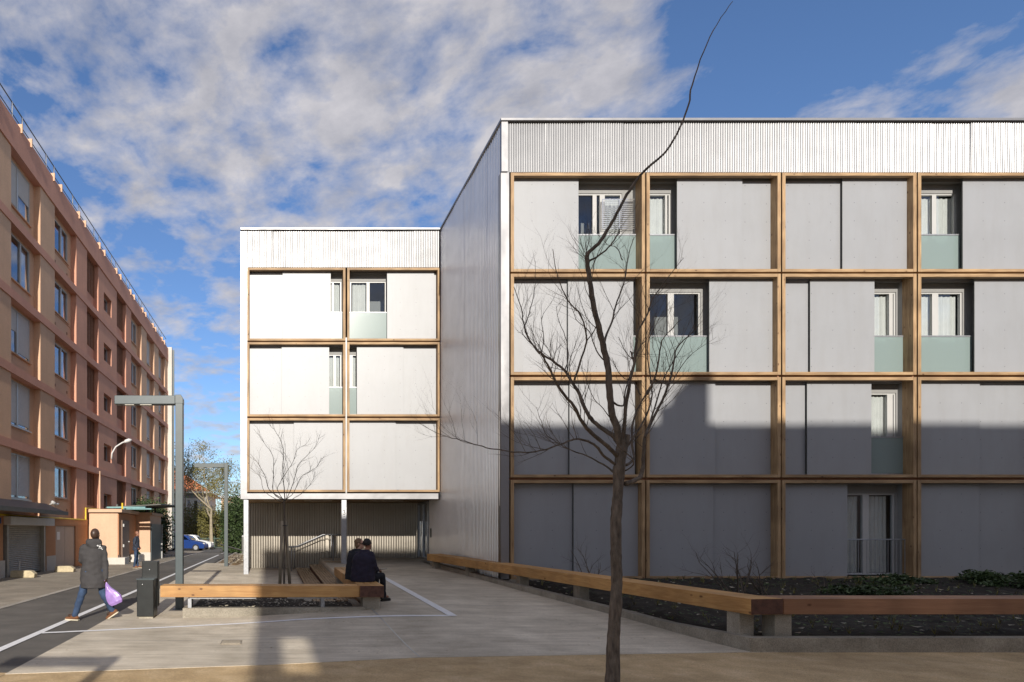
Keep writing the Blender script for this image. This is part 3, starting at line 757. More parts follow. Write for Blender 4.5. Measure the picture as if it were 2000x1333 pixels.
def opens_span(panels, xi0, xi1, Y):
    """the widest stretch of the bay no panel covers"""
    iv = []
    for a, b, f_ in panels:
        yy = Y+.17 if f_ else Y+.235
        iv.append((max(xi0, (a-CX)*yy/F) if a else xi0, min(xi1, (b-CX)*yy/F) if b else xi1))
    iv.sort(); cur = xi0; best = (xi0, xi1, 0)
    for a, b in iv+[(xi1, xi1)]:
        if a-cur > best[2]: best = (cur, a, a-cur)
        cur = max(cur, b)
    return best[0]+.004, best[1]-.004 if best[1] == xi1 else best[1]+.05
BX = [6.51+3.69*i for i in range(5)]; BW = 3.65
RB = [  # rows of right block: per bay (panels, opening)
 [([(0, 1130, 1), (0, 1120, 0)], (1120, 1215, [(1158, 1166), (1172, 1182)]), dict(blind=[(.60, .98)])),
  ([(1322, 1450, 1), (1390, 0, 0)], (1260, 1310, [(1300, 1304)]), dict(blind=[(.0, .8)])),
  ([(0, 1642, 0), (1645, 0, 1)], None, {}),
  ([(1880, 0, 1), (1990, 0, 0)], (1790, 1868, [(1822, 1830)]), dict(blind=[(.0, .44), (.46, .9)]))],
 [([(0, 1108, 0), (1109, 1237, 1)], (1150, 1240, [(1200, 1206)]), dict(blind=[(.2, .95)])),
  ([(1385, 0, 1), (1400, 0, 0)], (1262, 1368, [(1305, 1317)]), dict(blind='none')),
  ([(0, 1579, 0), (1582, 1708, 1)], (1640, 1750, [(1738, 1745)]), dict(blind=[(.3, .9)])),
  ([(1903, 0, 1), (1990, 0, 0)], (1790, 1880, [(1822, 1834)]), dict(blind=[(.0, .42), (.48, .85)]))],
 [([(0, 1110, 0), (1112, 1240, 1)], None, {}),
  ([(0, 1397, 1), (1390, 0, 0)], None, {}),
  ([(0, 1573, 0), (1576, 1702, 1)], (1640, 1750, [(1734, 1745)]), dict(blind=[(.3, .9)])),
  ([(0, 1914, 1), (1900, 0, 0)], None, {})],
 [([(0, 1118, 0), (1120, 0, 1)], None, {}),
  ([(0, 1393, 1), (1380, 0, 0)], None, {}),
  ([(0, 1655, 1), (0, 1640, 0)], (1640, 1748, [(1686, 1698)]), dict(blind=[(.0, .33), (.47, .85)], rail=True, tall=True)),
  ([(0, 1912, 1), (1900, 0, 0)], None, {})]]
for r_i, (zt, zb) in enumerate(rowz):
    for b_i in range(5):
        if b_i < 4: P, O, kw = RB[r_i][b_i]
        else: P, O, kw = [(0, 2140, 1), (2130, 0, 0)], None, {}
        bay(BX[b_i], BX[b_i]+BW, zt, zb, DY, P, O, **kw)
LB = [[([(0, 560, 0), (552, 646, 1)], (560, 668, [(648, 652)]), dict(blind=[(.2, .97)])),
       ([(756, 848, 1), (800, 0, 0)], (684, 754, [(716, 722)]), dict(blind=[(.05, .42)]))],
      [([(0, 560, 0), (550, 643, 1)], (560, 668, [(651, 656)]), dict(blind=[(.2, .97)])),
       ([(697, 788, 1), (780, 0, 0)], (682, 740, [(684, 689)]), dict(blind=[(.0, .5)]))],
      [([(0, 580, 0), (574, 0, 1)], None, {}), ([(0, 773, 1), (765, 0, 0)], None, {})]]
for r_i in range(3):
    for b_i, (a, b) in enumerate(((-.90, 2.74), (2.80, 6.235))):
        P, O, kw = LB[r_i][b_i]; bay(a, b, *rowz[r_i], WY, P, O, **kw)
# mesh drying rack / window guard on the first opening
g_ = MB(); Yg = DY+.34
gx0, gx1 = at(1176, 0, Yg).x, at(1241, 0, Yg).x; gz0, gz1 = at(0, 447, Yg).z, at(0, 391, Yg).z
for z in fr(gz0, gz1-.04, 14): g_.box(gx0, gx1, Yg, Yg+.012, z, z+.016)
for x in (gx0, (gx0+gx1)/2, gx1-.02): g_.box(x, x+.02, Yg-.012, Yg, gz0, gz1)
g_.box(gx0, gx1, Yg-.012, Yg, gz1, gz1+.025)
tag(g_.build('drying_rack', 'steel'), 'slatted metal drying rack standing above the glass balustrade of the top floor window', 'drying rack')
# recessed dark strips between the frames
k = MB()
for i in range(4): k.box(BX[i]+BW, BX[i+1], DY+.22, DY+.3, .42, ZP)
for i in range(3): k.box(BX[0], BX[4]+BW, DY+.12, DY+.16, rowz[i+1][0], rowz[i][1])
for i in range(2): k.box(-.9, 6.235, WY+.12, WY+.16, rowz[i+1][0], rowz[i][1])
k.build('frame_gap', 'louvre', bld)
k = MB(); k.box(2.745, 2.795, WY+.02, WY+.2, 3.14, 8.9); k.build('drain_strip', 'white', bld)

# ------------------------------------------------------------------ pink apartment building (left)
UX = .033; nl = math.hypot(1, UX); U = Vector((UX/nl, 1/nl, 0)); NN = Vector((1/nl, -UX/nl, 0)); P0 = Vector((-10.75, 0, 0))
tf = lambda p: P0+NN*p.x+U*p.y+Vector((0, 0, p.z))          # local: x = outward, y = along, z = up
pb = thing('pink_apartment_building', 'long pink and beige rendered apartment block with five floors of recessed windows above shuttered shops', 'building', (-10.75, 22, 0))
def L(): return MB(tf)
FL = [2.38+2.885*k for k in range(5)]
S0, S1 = 10.0, 53.3
wallm = {'beige': L(), 'pink': L()}
b = L(); b.box(-.9, -10, S0, S1, 0, 17.3); 
b.build('wall', 'beige', pb)
bands = L()
for k in range(1, 5): bands.box(-.4, .05, S0, S1, FL[k]-.335, FL[k])
bands.build('floor_band', 'band', pb)
L().box(-.5, .06, S0, S1, 16.50, 17.62).build('parapet', 'band', pb)
bays = [('p', 10, 16.4, 'beige'), ('w', 16.4, 19.2, 0), ('p', 19.2, 23.56, 'beige'), ('w', 23.56, 26.3, 0), ('p', 26.3, 27.9, 'beige'), ('w', 27.9, 30.7, 1), ('p', 30.7, 32.3, 'pink'),
        ('l', 32.3, 34.2, 0), ('s', 34.2, 37.8, 0), ('l', 37.8, 39.9, 1), ('p', 39.9, 41.2, 'pink'), ('w', 41.2, 44.0, 1), ('p', 44.0, 45.6, 'beige'),
        ('w', 45.6, 48.1, 0), ('p', 48.1, 49.7, 'beige'), ('w', 49.7, 52.2, 0), ('p', 52.2, 53.3, 'beige')]
rng = random.Random(4)
RD = -.28
def pwin(s0, s1, z0, z1, kind, depth, ajar=None):
    q = .06; w_ = L(); n0, n1 = depth, depth+.07
    w_.box(n0, n1, s0, s1, z1-q, z1); w_.box(n0, n1, s0, s1, z0, z0+q)
    w_.box(n0, n1, s0, s0+q, z0+q, z1-q); w_.box(n0, n1, s1-q, s1, z0+q, z1-q)
    ms = [(s0+s1)/2] if kind != 'small' else []
    if kind == 'glass': ms = [s0+(s1-s0)*.62]
    for m_ in ms: w_.box(n0, n1+.01, m_-.07, m_+.07, z0+q, z1-q)
    wo = w_.build('window', 'white', pb, bevel=.004)
    L().box(n0+.02, n0+.03, s0+q, s1-q, z0+q, z1-q).build('pane', 'glass', wo)
    L().box(n0-.5, n0-.45, s0, s1, z0, z1).build('dark_room_back', 'dark', wo) if False else None
    cells = [s0+q]+[e for m_ in ms for e in (m_-.07, m_+.07)]+[s1-q]
    drops = {'shut': (.98, .98), 'half': (.95, .62), 'ajar': (.5, .95), 'glass': (.0, .0), 'small': (.0,)}[kind]
    sh = L(); any_ = False
    for i, d_ in enumerate(drops):
        a, b_ = cells[2*i], cells[2*i+1]
        if d_ > 0:
            any_ = True; zb_ = z1-q-(z1-z0-2*q)*d_; nn = int((z1-q-zb_)/.055)
            for j in range(nn):
                zz = z1-q-j*.055; sh.add([(n0+.045, a, zz), (n0+.045, b_, zz), (n0+.058, b_, zz-.045), (n0+.058, a, zz-.045), (n0+.042, a, zz-.055), (n0+.042, b_, zz-.055)], [(0, 1, 2, 3), (3, 2, 5, 4)])
    if any_: sh.build('roller_shutter', 'shutter', wo, fixn=False)
    if kind in ('glass', 'half', 'ajar') and rng.random() < .8:
        cm = L(); a, b_ = s0+q, s1-q; vs = []; n = 36
        for i in range(n+1):
            yy = a+(b_-a)*i/n; o_ = -.09+.02*math.sin(yy*40); vs += [(n0+o_, yy, z0+q), (n0+o_, yy, z1-q)]
        cm.add(vs, [(2*i, 2*i+2, 2*i+3, 2*i+1) for i in range(n) if (i/n < .3 or i/n > .7)])
        cm.build('curtain', 'curtain', wo, smooth=True, fixn=False)
    si = L(); si.box(depth+.0, depth+.16, s0-.03, s1+.05, z0-.05, z0-.002); si.build('window_sill', 'white' if kind == 'shut' else 'beige', wo)
K0 = {0: ['shut', 'shut', 'half', 'glass', 'half'], 1: ['glass']*5}
pil = {'beige': L(), 'pink': L()}; backb = L(); backp = L(); rooms = L()
for t, s0, s1, q in bays:
    if t == 'p': pil = {q: L()}
    if t == 'w': backb = L()
    for k in range(5):
        zb = FL[k]; zt = FL[k]+2.56 if k < 4 else 16.50
        if k == 0 and s0 < 19: pass
        if t == 'p': pil[q].box(-.5, 0, s0, s1, zb-.01, zt+.01)
        elif t == 'w':
            ws0, ws1 = s0+.02, s1-.42; wz0, wz1 = zb+.66, zb+2.46
            if q == 1: ws0, ws1, wz0, wz1 = s0+.1, s1-.45, zb+.95, zb+2.40
            backb.box(-.55, RD, s0, s1, zb-.01, wz0); backb.box(-.55, RD, s0, s1, wz1, zt+.01)
            backb.box(-.55, RD, s0, ws0, wz0, wz1); backb.box(-.55, RD, ws1, s1, wz0, wz1)
            kind = rng.choice(K0[q]) if s0 > 40 or s0 < 20 else {0: ['shut', 'shut', 'half', 'ajar', 'shut'], 1: ['glass']*5}[q][k]
            if s0 > 45: kind = 'shut' if rng.random() < .75 else 'glass'
            if s0 == 23.56: kind = ['shut', 'shut', 'ajar', 'glass', 'half'][k]
            pwin(ws0, ws1, wz0, wz1, kind, RD-.08)
            if q == 1: backb.box(RD, RD+.03, s0, s1, wz0-.12, wz0-.08)
        elif t == 'l':
            backp.box(-.55, RD+.02, s0, s1, zb-.01, zb+.78)
            sl = L(); n = 8
            for i in range(n): yy = s0+.05+(s1-s0-.1)*i/(n-1); sl.box(RD-.1, RD+.06, yy-.04, yy+.04, zb+.78, zt)
            sl.box(RD-.16, RD-.12, s0, s1, zb+.78, zt)
            sl.build('louvre_screen', 'louvre', pb)
        elif t == 's':
            ws0, ws1 = s0+1.0, s0+2.5; wz0, wz1 = zb+.55, zb+1.55
            backp.box(-.5, 0, s0, ws0, zb-.01, zt+.01); backp.box(-.5, 0, ws1, s1, zb-.01, zt+.01)
            backp.box(-.5, 0, ws0, ws1, zb-.01, wz0); backp.box(-.5, 0, ws0, ws1, wz1, zt+.01)
            pwin(ws0, ws1, wz0, wz1, 'small', RD-.05)
    if t == 'p': pil[q].build(q+'_pilaster', q, pb)
    if t == 'w': backb.build('recessed_wall', 'beige', pb)
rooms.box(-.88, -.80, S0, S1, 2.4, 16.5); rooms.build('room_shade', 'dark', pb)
backp.build('stairwell_wall', 'pink', pb)
# vents dots
v = L()
for s0 in (28.6, 30.1):
    for k in range(5): v.box(RD-.01, RD+.02, s0, s0+.09, FL[k]+.35, FL[k]+.47)
v.build('air_vent', 'louvre', pb)
# ground floor
gw = L(); gw.box(-.5, 0, S0, 22.9, 0, 2.37); gw.box(-.5, 0, 26.9, 28.0, 0, 2.37); gw.box(-.5, 0, 30.6, 53.3, 0, 2.37); gw.box(-.5, 0, 22.9, 30.6, 2.0, 2.37)
gw.build('ground_floor_wall', 'orange', pb)
L().box(.0, .03, S0, 23.0, 0, .65).build('plinth', 'plinth', pb); L().box(.0, .03, 26.95, 27.95, 0, .65).build('plinth', 'plinth', pb)
gs = L()
for j in range(26):
    z = .03+j*.076; gs.add([(-.12, 23.3, z), (-.12, 26.6, z), (-.095, 26.6, z+.04), (-.095, 23.3, z+.04), (-.12, 23.3, z+.076), (-.12, 26.6, z+.076)], [(0, 1, 2, 3), (3, 2, 5, 4)])
gs.box(-.13, .04, 23.15, 23.3, 0, 2.05); gs.box(-.13, .04, 26.6, 26.75, 0, 2.05)
gs.build('shop_shutter', 'greymetal', pb, fixn=False)
L().box(-.02, .28, 22.95, 27.2, 1.98, 2.30).build('shutter_box', 'shutter', pb, bevel=.02)
L().box(-.02, .28, 18, 21.9, 1.98, 2.28).build('shutter_box', 'shutter', pb, bevel=.02)
L().box(.0, .03, 22.05, 22.7, 2.02, 2.24).build('street_sign', 'signblue', pb)
dd = L(); dd.box(-.12, -.06, 28.02, 29.28, .05, 1.99); dd.box(-.12, -.06, 29.31, 30.58, .05, 1.99); dd.box(-.06, -.045, 28.02, 30.58, 1.0, 1.03)
dd = dd.build('double_door', 'doorbeige', pb); L().box(-.06, -.05, 28.3, 28.65, 1.35, 1.72).build('notice', 'signwhite', dd)
L().box(-.5, -.2, 22.9, 30.6, 0, 2.0).build('door_recess', 'dark', pb)
aw = L(); aw.add([(0, 12, 2.95), (0, 26.9, 2.95), (.95, 26.9, 2.55), (.95, 12, 2.55), (0, 12, 2.87), (0, 26.9, 2.87), (.95, 26.9, 2.47), (.95, 12, 2.47)],
                 [(0, 1, 2, 3), (7, 6, 5, 4), (0, 3, 7, 4), (1, 5, 6, 2), (2, 6, 7, 3), (0, 4, 5, 1)])
ao = aw.build('awning', 'awning', pb)
L().box(.93, .99, 12, 26.9, 2.44, 2.60).build('awning_bar', 'roofmetal', ao)
L().tube([(.06, 12, 2.36), (.06, 31.9, 2.34), (.06, 31.9, 2.95), (.06, 34.3, 2.98)], .035, 8).build('gas_pipe', 'yellow', pb)
cm = L(); cm.tube([(.0, 27.3, 2.93), (.2, 27.3, 3.0)], .03, 8); cm.tube([(.2, 27.1, 3.03), (.22, 27.5, 2.93)], .07, 10); cm.tube([(.22, 27.5, 2.93), (.22, 27.75, 2.98)], .05, 10)
cm.build('security_camera', 'white', pb, smooth=True)
# wall lamp on curved arm
wl = L(); wl.tube([(.03, 36.6, 6.05), (.05, 36.6, 6.4), (.25, 36.7, 6.8), (.6, 36.8, 7.05), (.8, 36.9, 7.15)], .045, 8); wo = wl.build('wall_lamp', 'shutter', pb, smooth=True)
wl = L(); wl.tube([(.68, 36.9, 7.08), (.8, 36.9, 7.15), (.98, 36.95, 7.22), (1.12, 37, 7.26)], [.05, .11, .12, .05], 10); wl.build('lamp_head', 'shutter', wo, smooth=True)
# rain pipes
p = L(); p.tube([(.05, 34.25, 2.9), (.05, 34.25, 5.1)], .05, 8); p.build('rain_pipe', 'peach', pb)
# parapet railing
rl = L()
s = 14.0; posts = []
while s < 53: posts.append(s); s += 3.3
for s in posts:
    for e in (0, .9): L().tube([(-.12, s+e, 17.3), (-.12, s+e, 18.45)], .028, 6).build('railing_post', 'galv', pb)
rl = L(); rl.tube([(-.12, 10, 18.42), (-.12, 53.2, 18.42)], .024, 6); rl.tube([(-.12, 10, 17.98), (-.12, 53.2, 17.98)], .020, 6); rl.build('railing_bar', 'lamp', pb)
for s in posts:
    for e in (.35, 1.25):
        br = L(); br.box(-.2, .13, s+e, s+e+.06, 17.45, 17.80); br.box(-.2, -.12, s+e-.1, s+e+.16, 17.3, 17.8); br.build('railing_bracket', 'peach', pb)
# insulated end wall
e = L(); e.box(-10, .36, 53.3, 53.62, 0.2, 17.75); e.build('end_wall', 'plinth', pb)
e = L()
e.box(-10, .50, 53.66, 53.74, .3, 17.6)
e.build('end_cladding', 'lamp', pb)

# ------------------------------------------------------------------ entrance shed
sd = thing('entrance_shed', 'peach rendered entrance shed with pale plinth and brown door against the pink block', 'shed', (-8.6, 34, 0))
c = MB(); c.box(-9.62, -8.1, 32.4, 37.4, .35, 2.72); c.box(-8.1, -7.25, 35.6, 38.8, .35, 2.70) if False else None
c.build('wall', 'peach', sd)
c = MB(); c.box(-8.38, -7.22, 36.6, 40.2, .5, 2.72); c.build('wall', 'peach', sd)
c = MB(); c.box(-8.098, -8.06, 32.45, 36.58, .5, 2.70); c.build('door_wall', 'orange', sd)
c = MB(); c.box(-9.62, -8.08, 32.38, 36.6, 0, .36); c.box(-8.08, -7.72, 32.38, 33.3, 0, .36); c.box(-8.4, -7.2, 36.58, 40.25, 0, .5)
c.build('plinth', 'plinth', sd)
c = MB(); c.box(-9.66, -7.85, 32.25, 36.55, 2.75, 2.92); c.box(-8.4, -7.1, 36.55, 40.3, 2.72, 2.88); c.build('roof', 'peach', sd)
dr = MB().box(-8.06, -8.0, 33.0, 34.6, .36, 2.35).build('door', 'brown', sd, bevel=.01)
h_ = MB(); h_.box(-8.0, -7.93, 33.1, 33.16, .9, 1.05); h_.box(-8.0, -7.93, 33.1, 33.16, 2.0, 2.15); h_.box(-8.0, -7.93, 34.35, 34.5, 1.15, 1.2); h_.build('handle', 'white', dr)
pl = thing('planter', 'low white concrete planter with green plants beside the brown shed door', 'planter', (-7.8, 35.6, 0))
MB().box(-8.04, -7.55, 35.0, 36.4, 0, .42).build('box', 'plinth', pl, bevel=.01)
c = MB(); c.box(-7.2, -7.16, 36.7, 40.0, 0.02, 2.2); c.build('side_screen', 'lamp', sd)
MB().box(-7.18, -7.10, 40.0, 40.08, 0, 2.2).build('post', 'white', sd)
c = MB(); c.add([(-9.3, 34.5, 3.12), (-6.2, 34.5, 3.3), (-5.9, 42, 3.5), (-9.3, 42, 3.3), (-9.3, 34.5, 3.06), (-6.2, 34.5, 3.24), (-5.9, 42, 3.44), (-9.3, 42, 3.24)], [(0, 1, 2, 3), (7, 6, 5, 4), (0, 4, 5, 1), (1, 5, 6, 2), (2, 6, 7, 3), (3, 7, 4, 0)])
c.build('canopy', 'roofmetal', sd)
c = MB(); c.box(-9.0, -6.9, 33.6, 33.9, 3.02, 3.10); c.box(-8.3, -6.7, 34.3, 34.6, 2.97, 3.04); c.build('canopy_beam', 'teal', sd)
c = MB()
for x, y in ((-8.9, 35.2), (-7.5, 36.9), (-7.6, 39.9)): c.box(x, x+.1, y, y+.1, 2.85, 3.3)
c.build('canopy_post', 'roofmetal', sd)
MB().tube([(-8.15, 33.6, 2.92), (-8.15, 33.6, 3.3)], .05, 8).build('yellow_pipe', 'yellow', sd)

# ------------------------------------------------------------------ neighbouring block behind the camera (its shade falls on the plaza)
nb = thing('neighbour_building', 'tall plain rendered block behind the viewer whose roofline shades the plaza', 'building', (10, -18, 0))
T = .4; NY = -14.0
def sz(zf, Yf): return zf+T*(Yf-NY)
ZN = sz(4.76, DY); dxs = -.006*(DY-NY)
c = MB(); c.box(1.2, 60, NY-12, NY, 0, ZN); 
c.build('wall', 'beige', nb)
c = MB(); xl = -.27+.006*24
hx0, hx1 = .16+.006*23, .56+.006*23; hz0, hz1 = T*(7.4-NY), T*(10.1-NY)
c.box(xl, hx0, NY-.3, NY, 0, ZN); c.box(hx1, 1.2, NY-.3, NY, 0, ZN); c.box(hx0, hx1, NY-.3, NY, 0, hz0); c.box(hx0, hx1, NY-.3, NY, hz1, ZN)
c.build('sun_slot_screen', 'beige', nb)  # unseen thin wall added, its slot shaped to cast a light patch
c = MB(); X = lambda p: (p-CX)/71.86-dxs
c.prism([(X(1296), ZN), (X(1296), ZN+.45), (X(1318), ZN+.55), (X(1322), ZN+.8), (X(1352), ZN+1.22), (X(1352), ZN+1.34), (X(1394), ZN+1.34), (X(1394), ZN+.4), (X(1388), ZN+.38), (X(1388), ZN)], 1, NY-2.5, NY-.02)
c.build('lift_house', 'plinth', nb)
for k in range(5):
    for i in range(9):
        x = 3+i*4.1; z = 1.2+k*3.1
        w_ = MB(); w_.box(x, x+1.6, NY+.002, NY+.05, z, z+1.5); wo = w_.build('window', 'white', nb)
        MB().box(x+.08, x+1.52, NY+.052, NY+.06, z+.08, z+1.42).build('pane', 'carglass', wo)
# ------------------------------------------------------------------ street lamps
def lamp(loc, label, src=None):
    if src is None:
        t = thing('street_lamp', label, 'street lamp', loc, 'grey angular street lamps along the street'); x, y, z = loc
        c = MB(); c.box(x-.08, x+.08, y-.10, y+.10, z, z+4.50); c.build('post', 'lamp', t, bevel=.008)
        c = MB(); c.prism([(x-.085, z+4.47), (x+.085, z+4.47), (x+.085, z+4.58), (x+.04, z+4.66), (x-.085, z+4.66)], 1, y-.105, y+.105); c.build('corner_bracket', 'lamp', t, bevel=.006)
        c = MB(); c.box(x-1.40, x-.088, y-.095, y+.095, z+4.46, z+4.645); c.build('arm', 'lamp', t, bevel=.008)
        MB().box(x-1.18, x-.98, y-.07, y+.07, z+4.445, z+4.462).build('lens', 'lens', t); MB().box(x-.85, x-.6, y-.07, y+.07, z+4.445, z+4.462).build('lens', 'lens', t)
        c = MB(); c.box(x-.13, x+.13, y-.15, y+.15, z-.01, z+.012); c.build('base_plate', 'lamp', t)
        c = MB(); c.box(x+.08, x+.084, y-.04, y+.04, z+.5, z+.95); c.build('service_hatch', 'lamp', t)
        return t
    r = src.copy(); COL.objects.link(r); r.location = loc; r['label'] = label
    for ch in list(src.children):
        k = ch.copy(); COL.objects.link(k); k.parent = r
    return r
l0 = lamp((-2.0, 13.4, .02), 'grey angular street lamp rising beside the litter bin and the long timber bench')
lamp((-2.0, 27.2, .1), 'more distant grey angular street lamp beside the planted strip and the car park', l0)
lamp((-2.05, -3.3, 0), 'grey angular street lamp behind the viewer whose shadow lies across the concrete', l0)
# ------------------------------------------------------------------ litter bin
tb = thing('litter_bin', 'black square metal litter bin with raised back box beside the lamp post', 'litter bin', (-2.47, 12.2, 0))
c = MB(); c.box(-2.63, -2.30, 12.0, 12.42, .05, .77); c.build('body', 'black', tb, bevel=.012)
c = MB(); c.box(-2.64, -2.29, 11.99, 12.43, .772, .79); c.build('lid', 'lamp', tb, bevel=.004)
c = MB(); c.box(-2.605, -2.285, 12.36, 12.56, .2, 1.12); c.build('back_box', 'black', tb, bevel=.012)
c = MB(); c.box(-2.60, -2.32, 12.03, 12.4, .0, .05); c.build('base', 'kerb', tb)
c = MB(); c.ell((-2.52, 11.995, .68), (.012, .006, .012)); c.ell((-2.45, 12.355, .95), (.012, .006, .012)); c.build('lock', 'steel', tb)
# ------------------------------------------------------------------ benches
def planks(mb, p, q, side, w, n, z0, z1, gap=.012):
    p, q, side = Vector((*p, 0)), Vector((*q, 0)), Vector((*side, 0)).normalized(); k = (w-gap*(n-1))/n
    for i in range(n):
        a = i*(k+gap); b_ = a+k
        bt = [p+side*a, q+side*a, q+side*b_, p+side*b_]; zz = [z0[0], z0[1], z0[1], z0[0]]; tt = [z1[0], z1[1], z1[1], z1[0]]
        mb.hexa([v+Vector((0, 0, z)) for v, z in zip(bt, zz)], [v+Vector((0, 0, z)) for v, z in zip(bt, tt)])
b1 = thing('bench', 'long low timber bench running across the planter, its left end beside the lamp post', 'bench', (-.3, 12.3, .2), 'thick timber benches')
c = MB(); planks(c, (-2.19, 12.10), (1.735, 12.10), (0, 1), .46, 3, (.42, .42), (.645, .645)); c.build('seat', 'bench_x', b1, bevel=.006)
c = MB(); c.box(-1.62, -.30, 12.16, 12.5, .385, .415); c.build('steel_rail', 'galv', b1)
c = MB(); c.box(.32, 1.30, 12.16, 12.5, .385, .415); c.build('steel_rail', 'galv', b1)
for x in (-1.62, 1.02): c = MB(); c.box(x-.035, x+.035, 12.18, 12.46, .2, .385); c.build('leg', 'galv', b1)
b2 = thing('bench', 'timber bench with dark end grain running back towards the steps, where the couple sits', 'bench', (1.97, 14.8, .2), 'thick timber benches')
c = MB(); planks(c, (1.74, 12.09), (1.80, 17.6), (1, 0), .475, 3, (.42, .47), (.65, .70)); c.build('seat', 'bench_y', b2, bevel=.006)
c = MB(); c.box(1.742, 2.214, 12.078, 12.0885, .425, .645); c.build('end_grain', 'endgrain', b2)
for y in (12.2, 15.0, 17.1): c = MB(); c.box(1.82, 2.16, y, y+.35, H(2.2, y)-.1, .43+.05*(y-12)/5.5); c.build('leg', 'kerb', b2, bevel=.01)
b3 = thing('bench', 'long diagonal timber bench sloping beside the metal side wall up to the glass door', 'bench', (6.3, 15, .3), 'thick timber benches')
P, Q = Vector((6.87, 8.80)), Vector((5.42, 21.4)); sd_ = Vector((Q.y-P.y, P.x-Q.x)).normalized()
mid = P.lerp(Q, .64)
c = MB()
planks(c, P, P.lerp(Q, .638), sd_, .50, 3, (.515, .515+.205*.638), (.745, .745+.205*.638)); c.build('seat', 'bench_y', b3, bevel=.006)
c = MB(); planks(c, P.lerp(Q, .6402), Q, sd_, .50, 3, (.515+.205*.64, .72), (.745+.205*.64, .95)); c.build('seat', 'bench_y', b3, bevel=.006)
c = MB(); o = Vector((-sd_.y, sd_.x))*.008; 
def q3(v, z): return (v.x, v.y, z)
c.hexa([q3(P+sd_*.002+o*-1.4, .52), q3(P+sd_*.498+o*-1.4, .52), q3(P+sd_*.498+o*-.2, .52), q3(P+sd_*.002+o*-.2, .52)], [q3(P+sd_*.002+o*-1.4, .74), q3(P+sd_*.498+o*-1.4, .74), q3(P+sd_*.498+o*-.2, .74), q3(P+sd_*.002+o*-.2, .74)])
if (P+sd_*.002+o*-1.4).y > P.y: pass
c.build('end_grain', 'endgrain', b3)
def kzt(Y): return max(.2, H(5.9, Y)+.12) if Y > 9 else .2
KL = [(6.80, 8.72), (6.37, 11.7), (6.08, 15.2), (5.92, 18.5), (5.72, 22.1)]
for t_ in (.015, .33, .52, .76, .97):
    p_ = P.lerp(Q, t_)+sd_*(.02 if t_ < .1 else .12); c = MB()
    zt_ = .515+.205*t_; c.box(p_.x-.0, p_.x+.22, p_.y+.03, p_.y+.28, .12, zt_); c.build('leg', 'kerb', b3, bevel=.01)
b4 = thing('bench', 'straight timber bench at the far right in front of the dark planting bed', 'bench', (12, 9, .2), 'thick timber benches')
c = MB(); planks(c, (7.39, 8.86), (21, 8.86), (0, 1), .46, 3, (.515, .515), (.742, .742)); c.build('seat', 'bench_red', b4, bevel=.006)
for x in (7.30, 11.5, 15.7, 20): c = MB(); c.box(x, x+.24, 8.9, 9.15, .12, .52); c.build('leg', 'kerb', b4, bevel=.01)
# ------------------------------------------------------------------ kerb walls and beds
kw = MB()
th = .17
for (x0, y0), (x1, y1) in zip(KL, KL[1:]):
    for k in range(6):
        a, e = k/6, (k+1)/6; q0 = (x0+(x1-x0)*a, y0+(y1-y0)*a); q1 = (x0+(x1-x0)*e, y0+(y1-y0)*e)
        z = lambda q: kzt(q[1])+.0
        kw.hexa([(q0[0], q0[1], -.1), (q0[0]+th, q0[1]+.0, -.1), (q1[0]+th, q1[1], -.1), (q1[0], q1[1], -.1)],
                [(q0[0], q0[1], z(q0)), (q0[0]+th, q0[1], z(q0)), (q1[0]+th, q1[1], z(q1)), (q1[0], q1[1], z(q1))])
kw.box(6.802+th, 40, 8.722, 8.90, -.1, .198)
tag(kw.build('kerb_wall', 'kerb', fixn=True), 'low concrete retaining wall edging the dark planting bed on the right', 'kerb wall')
kw = MB()
kw.hexa([(-1.75, 12.12, -.1), (1.85, 12.12, -.1), (1.85, 12.28, -.1), (-1.75, 12.28, -.1)], [(-1.75, 12.12, .20), (1.85, 12.12, .22), (1.85, 12.28, .22), (-1.75, 12.28, .20)])
kw.box(-1.75, -1.6, 12.281, 17.2, -.1, .2); kw.box(1.70, 1.85, 12.281, 13.6, -.1, .219); kw.box(-1.6, .9, 17.05, 17.2, -.1, .18); kw.box(.75, .9, 13.6, 17.05, -.1, .18)
tag(kw.build('planter_wall', 'kerb'), 'low concrete planter wall under the left timber bench around the small tree', 'planter wall')
def soil(name, xs, ys, zf, m, seed, amp=.03, inside=None):
    mb = MB(); nx, ny = len(xs), len(ys)
    vs = [(x, y, zf(x, y)+amp*(1 if name != 'planting_bed' else sst(0, .6, min(x-kline(y), y-8.85)))*noise.noise(Vector((x*3, y*3, seed)))+amp*.6*noise.noise(Vector((x*9, y*9, seed)))) for y in ys for x in xs]
    fs = [(j*nx+i, j*nx+i+1, (j+1)*nx+i+1, (j+1)*nx+i) for j in range(ny-1) for i in range(nx-1) if not inside or inside((xs[i]+xs[i+1])/2, (ys[j]+ys[j+1])/2)]
    mb.add(vs, fs); return struct(mb.build(name, m, fixn=False, smooth=True))
soil('planter_soil', fr(-1.6, 1.7, 40), fr(12.285, 17.05, 50), lambda x, y: .17, 'soil', 3, .03, lambda x, y: x < .75 or y < 13.6)
def kline(Y):
    for (x0, y0), (x1, y1) in zip(KL, KL[1:]):
        if Y <= y1: return x0+(x1-x0)*(Y-y0)/(y1-y0)
    return KL[-1][0]
soil('planting_bed', fr(6.3, 32, 150), fr(8.85, 16.9, 70), lambda x, y: .17+.27*sst(10.5, 16, y)*sst(kline(y)+.1, kline(y)+1.2, x), 'soil', 7, .10, lambda x, y: x > kline(y)+.1)
soil('gravel_strip', fr(5.8, 6.5, 6), fr(14, 24, 20), lambda x, y: kzt(y)-.06, 'kerb', 9, .01, lambda x, y: x > kline(y)+.06)
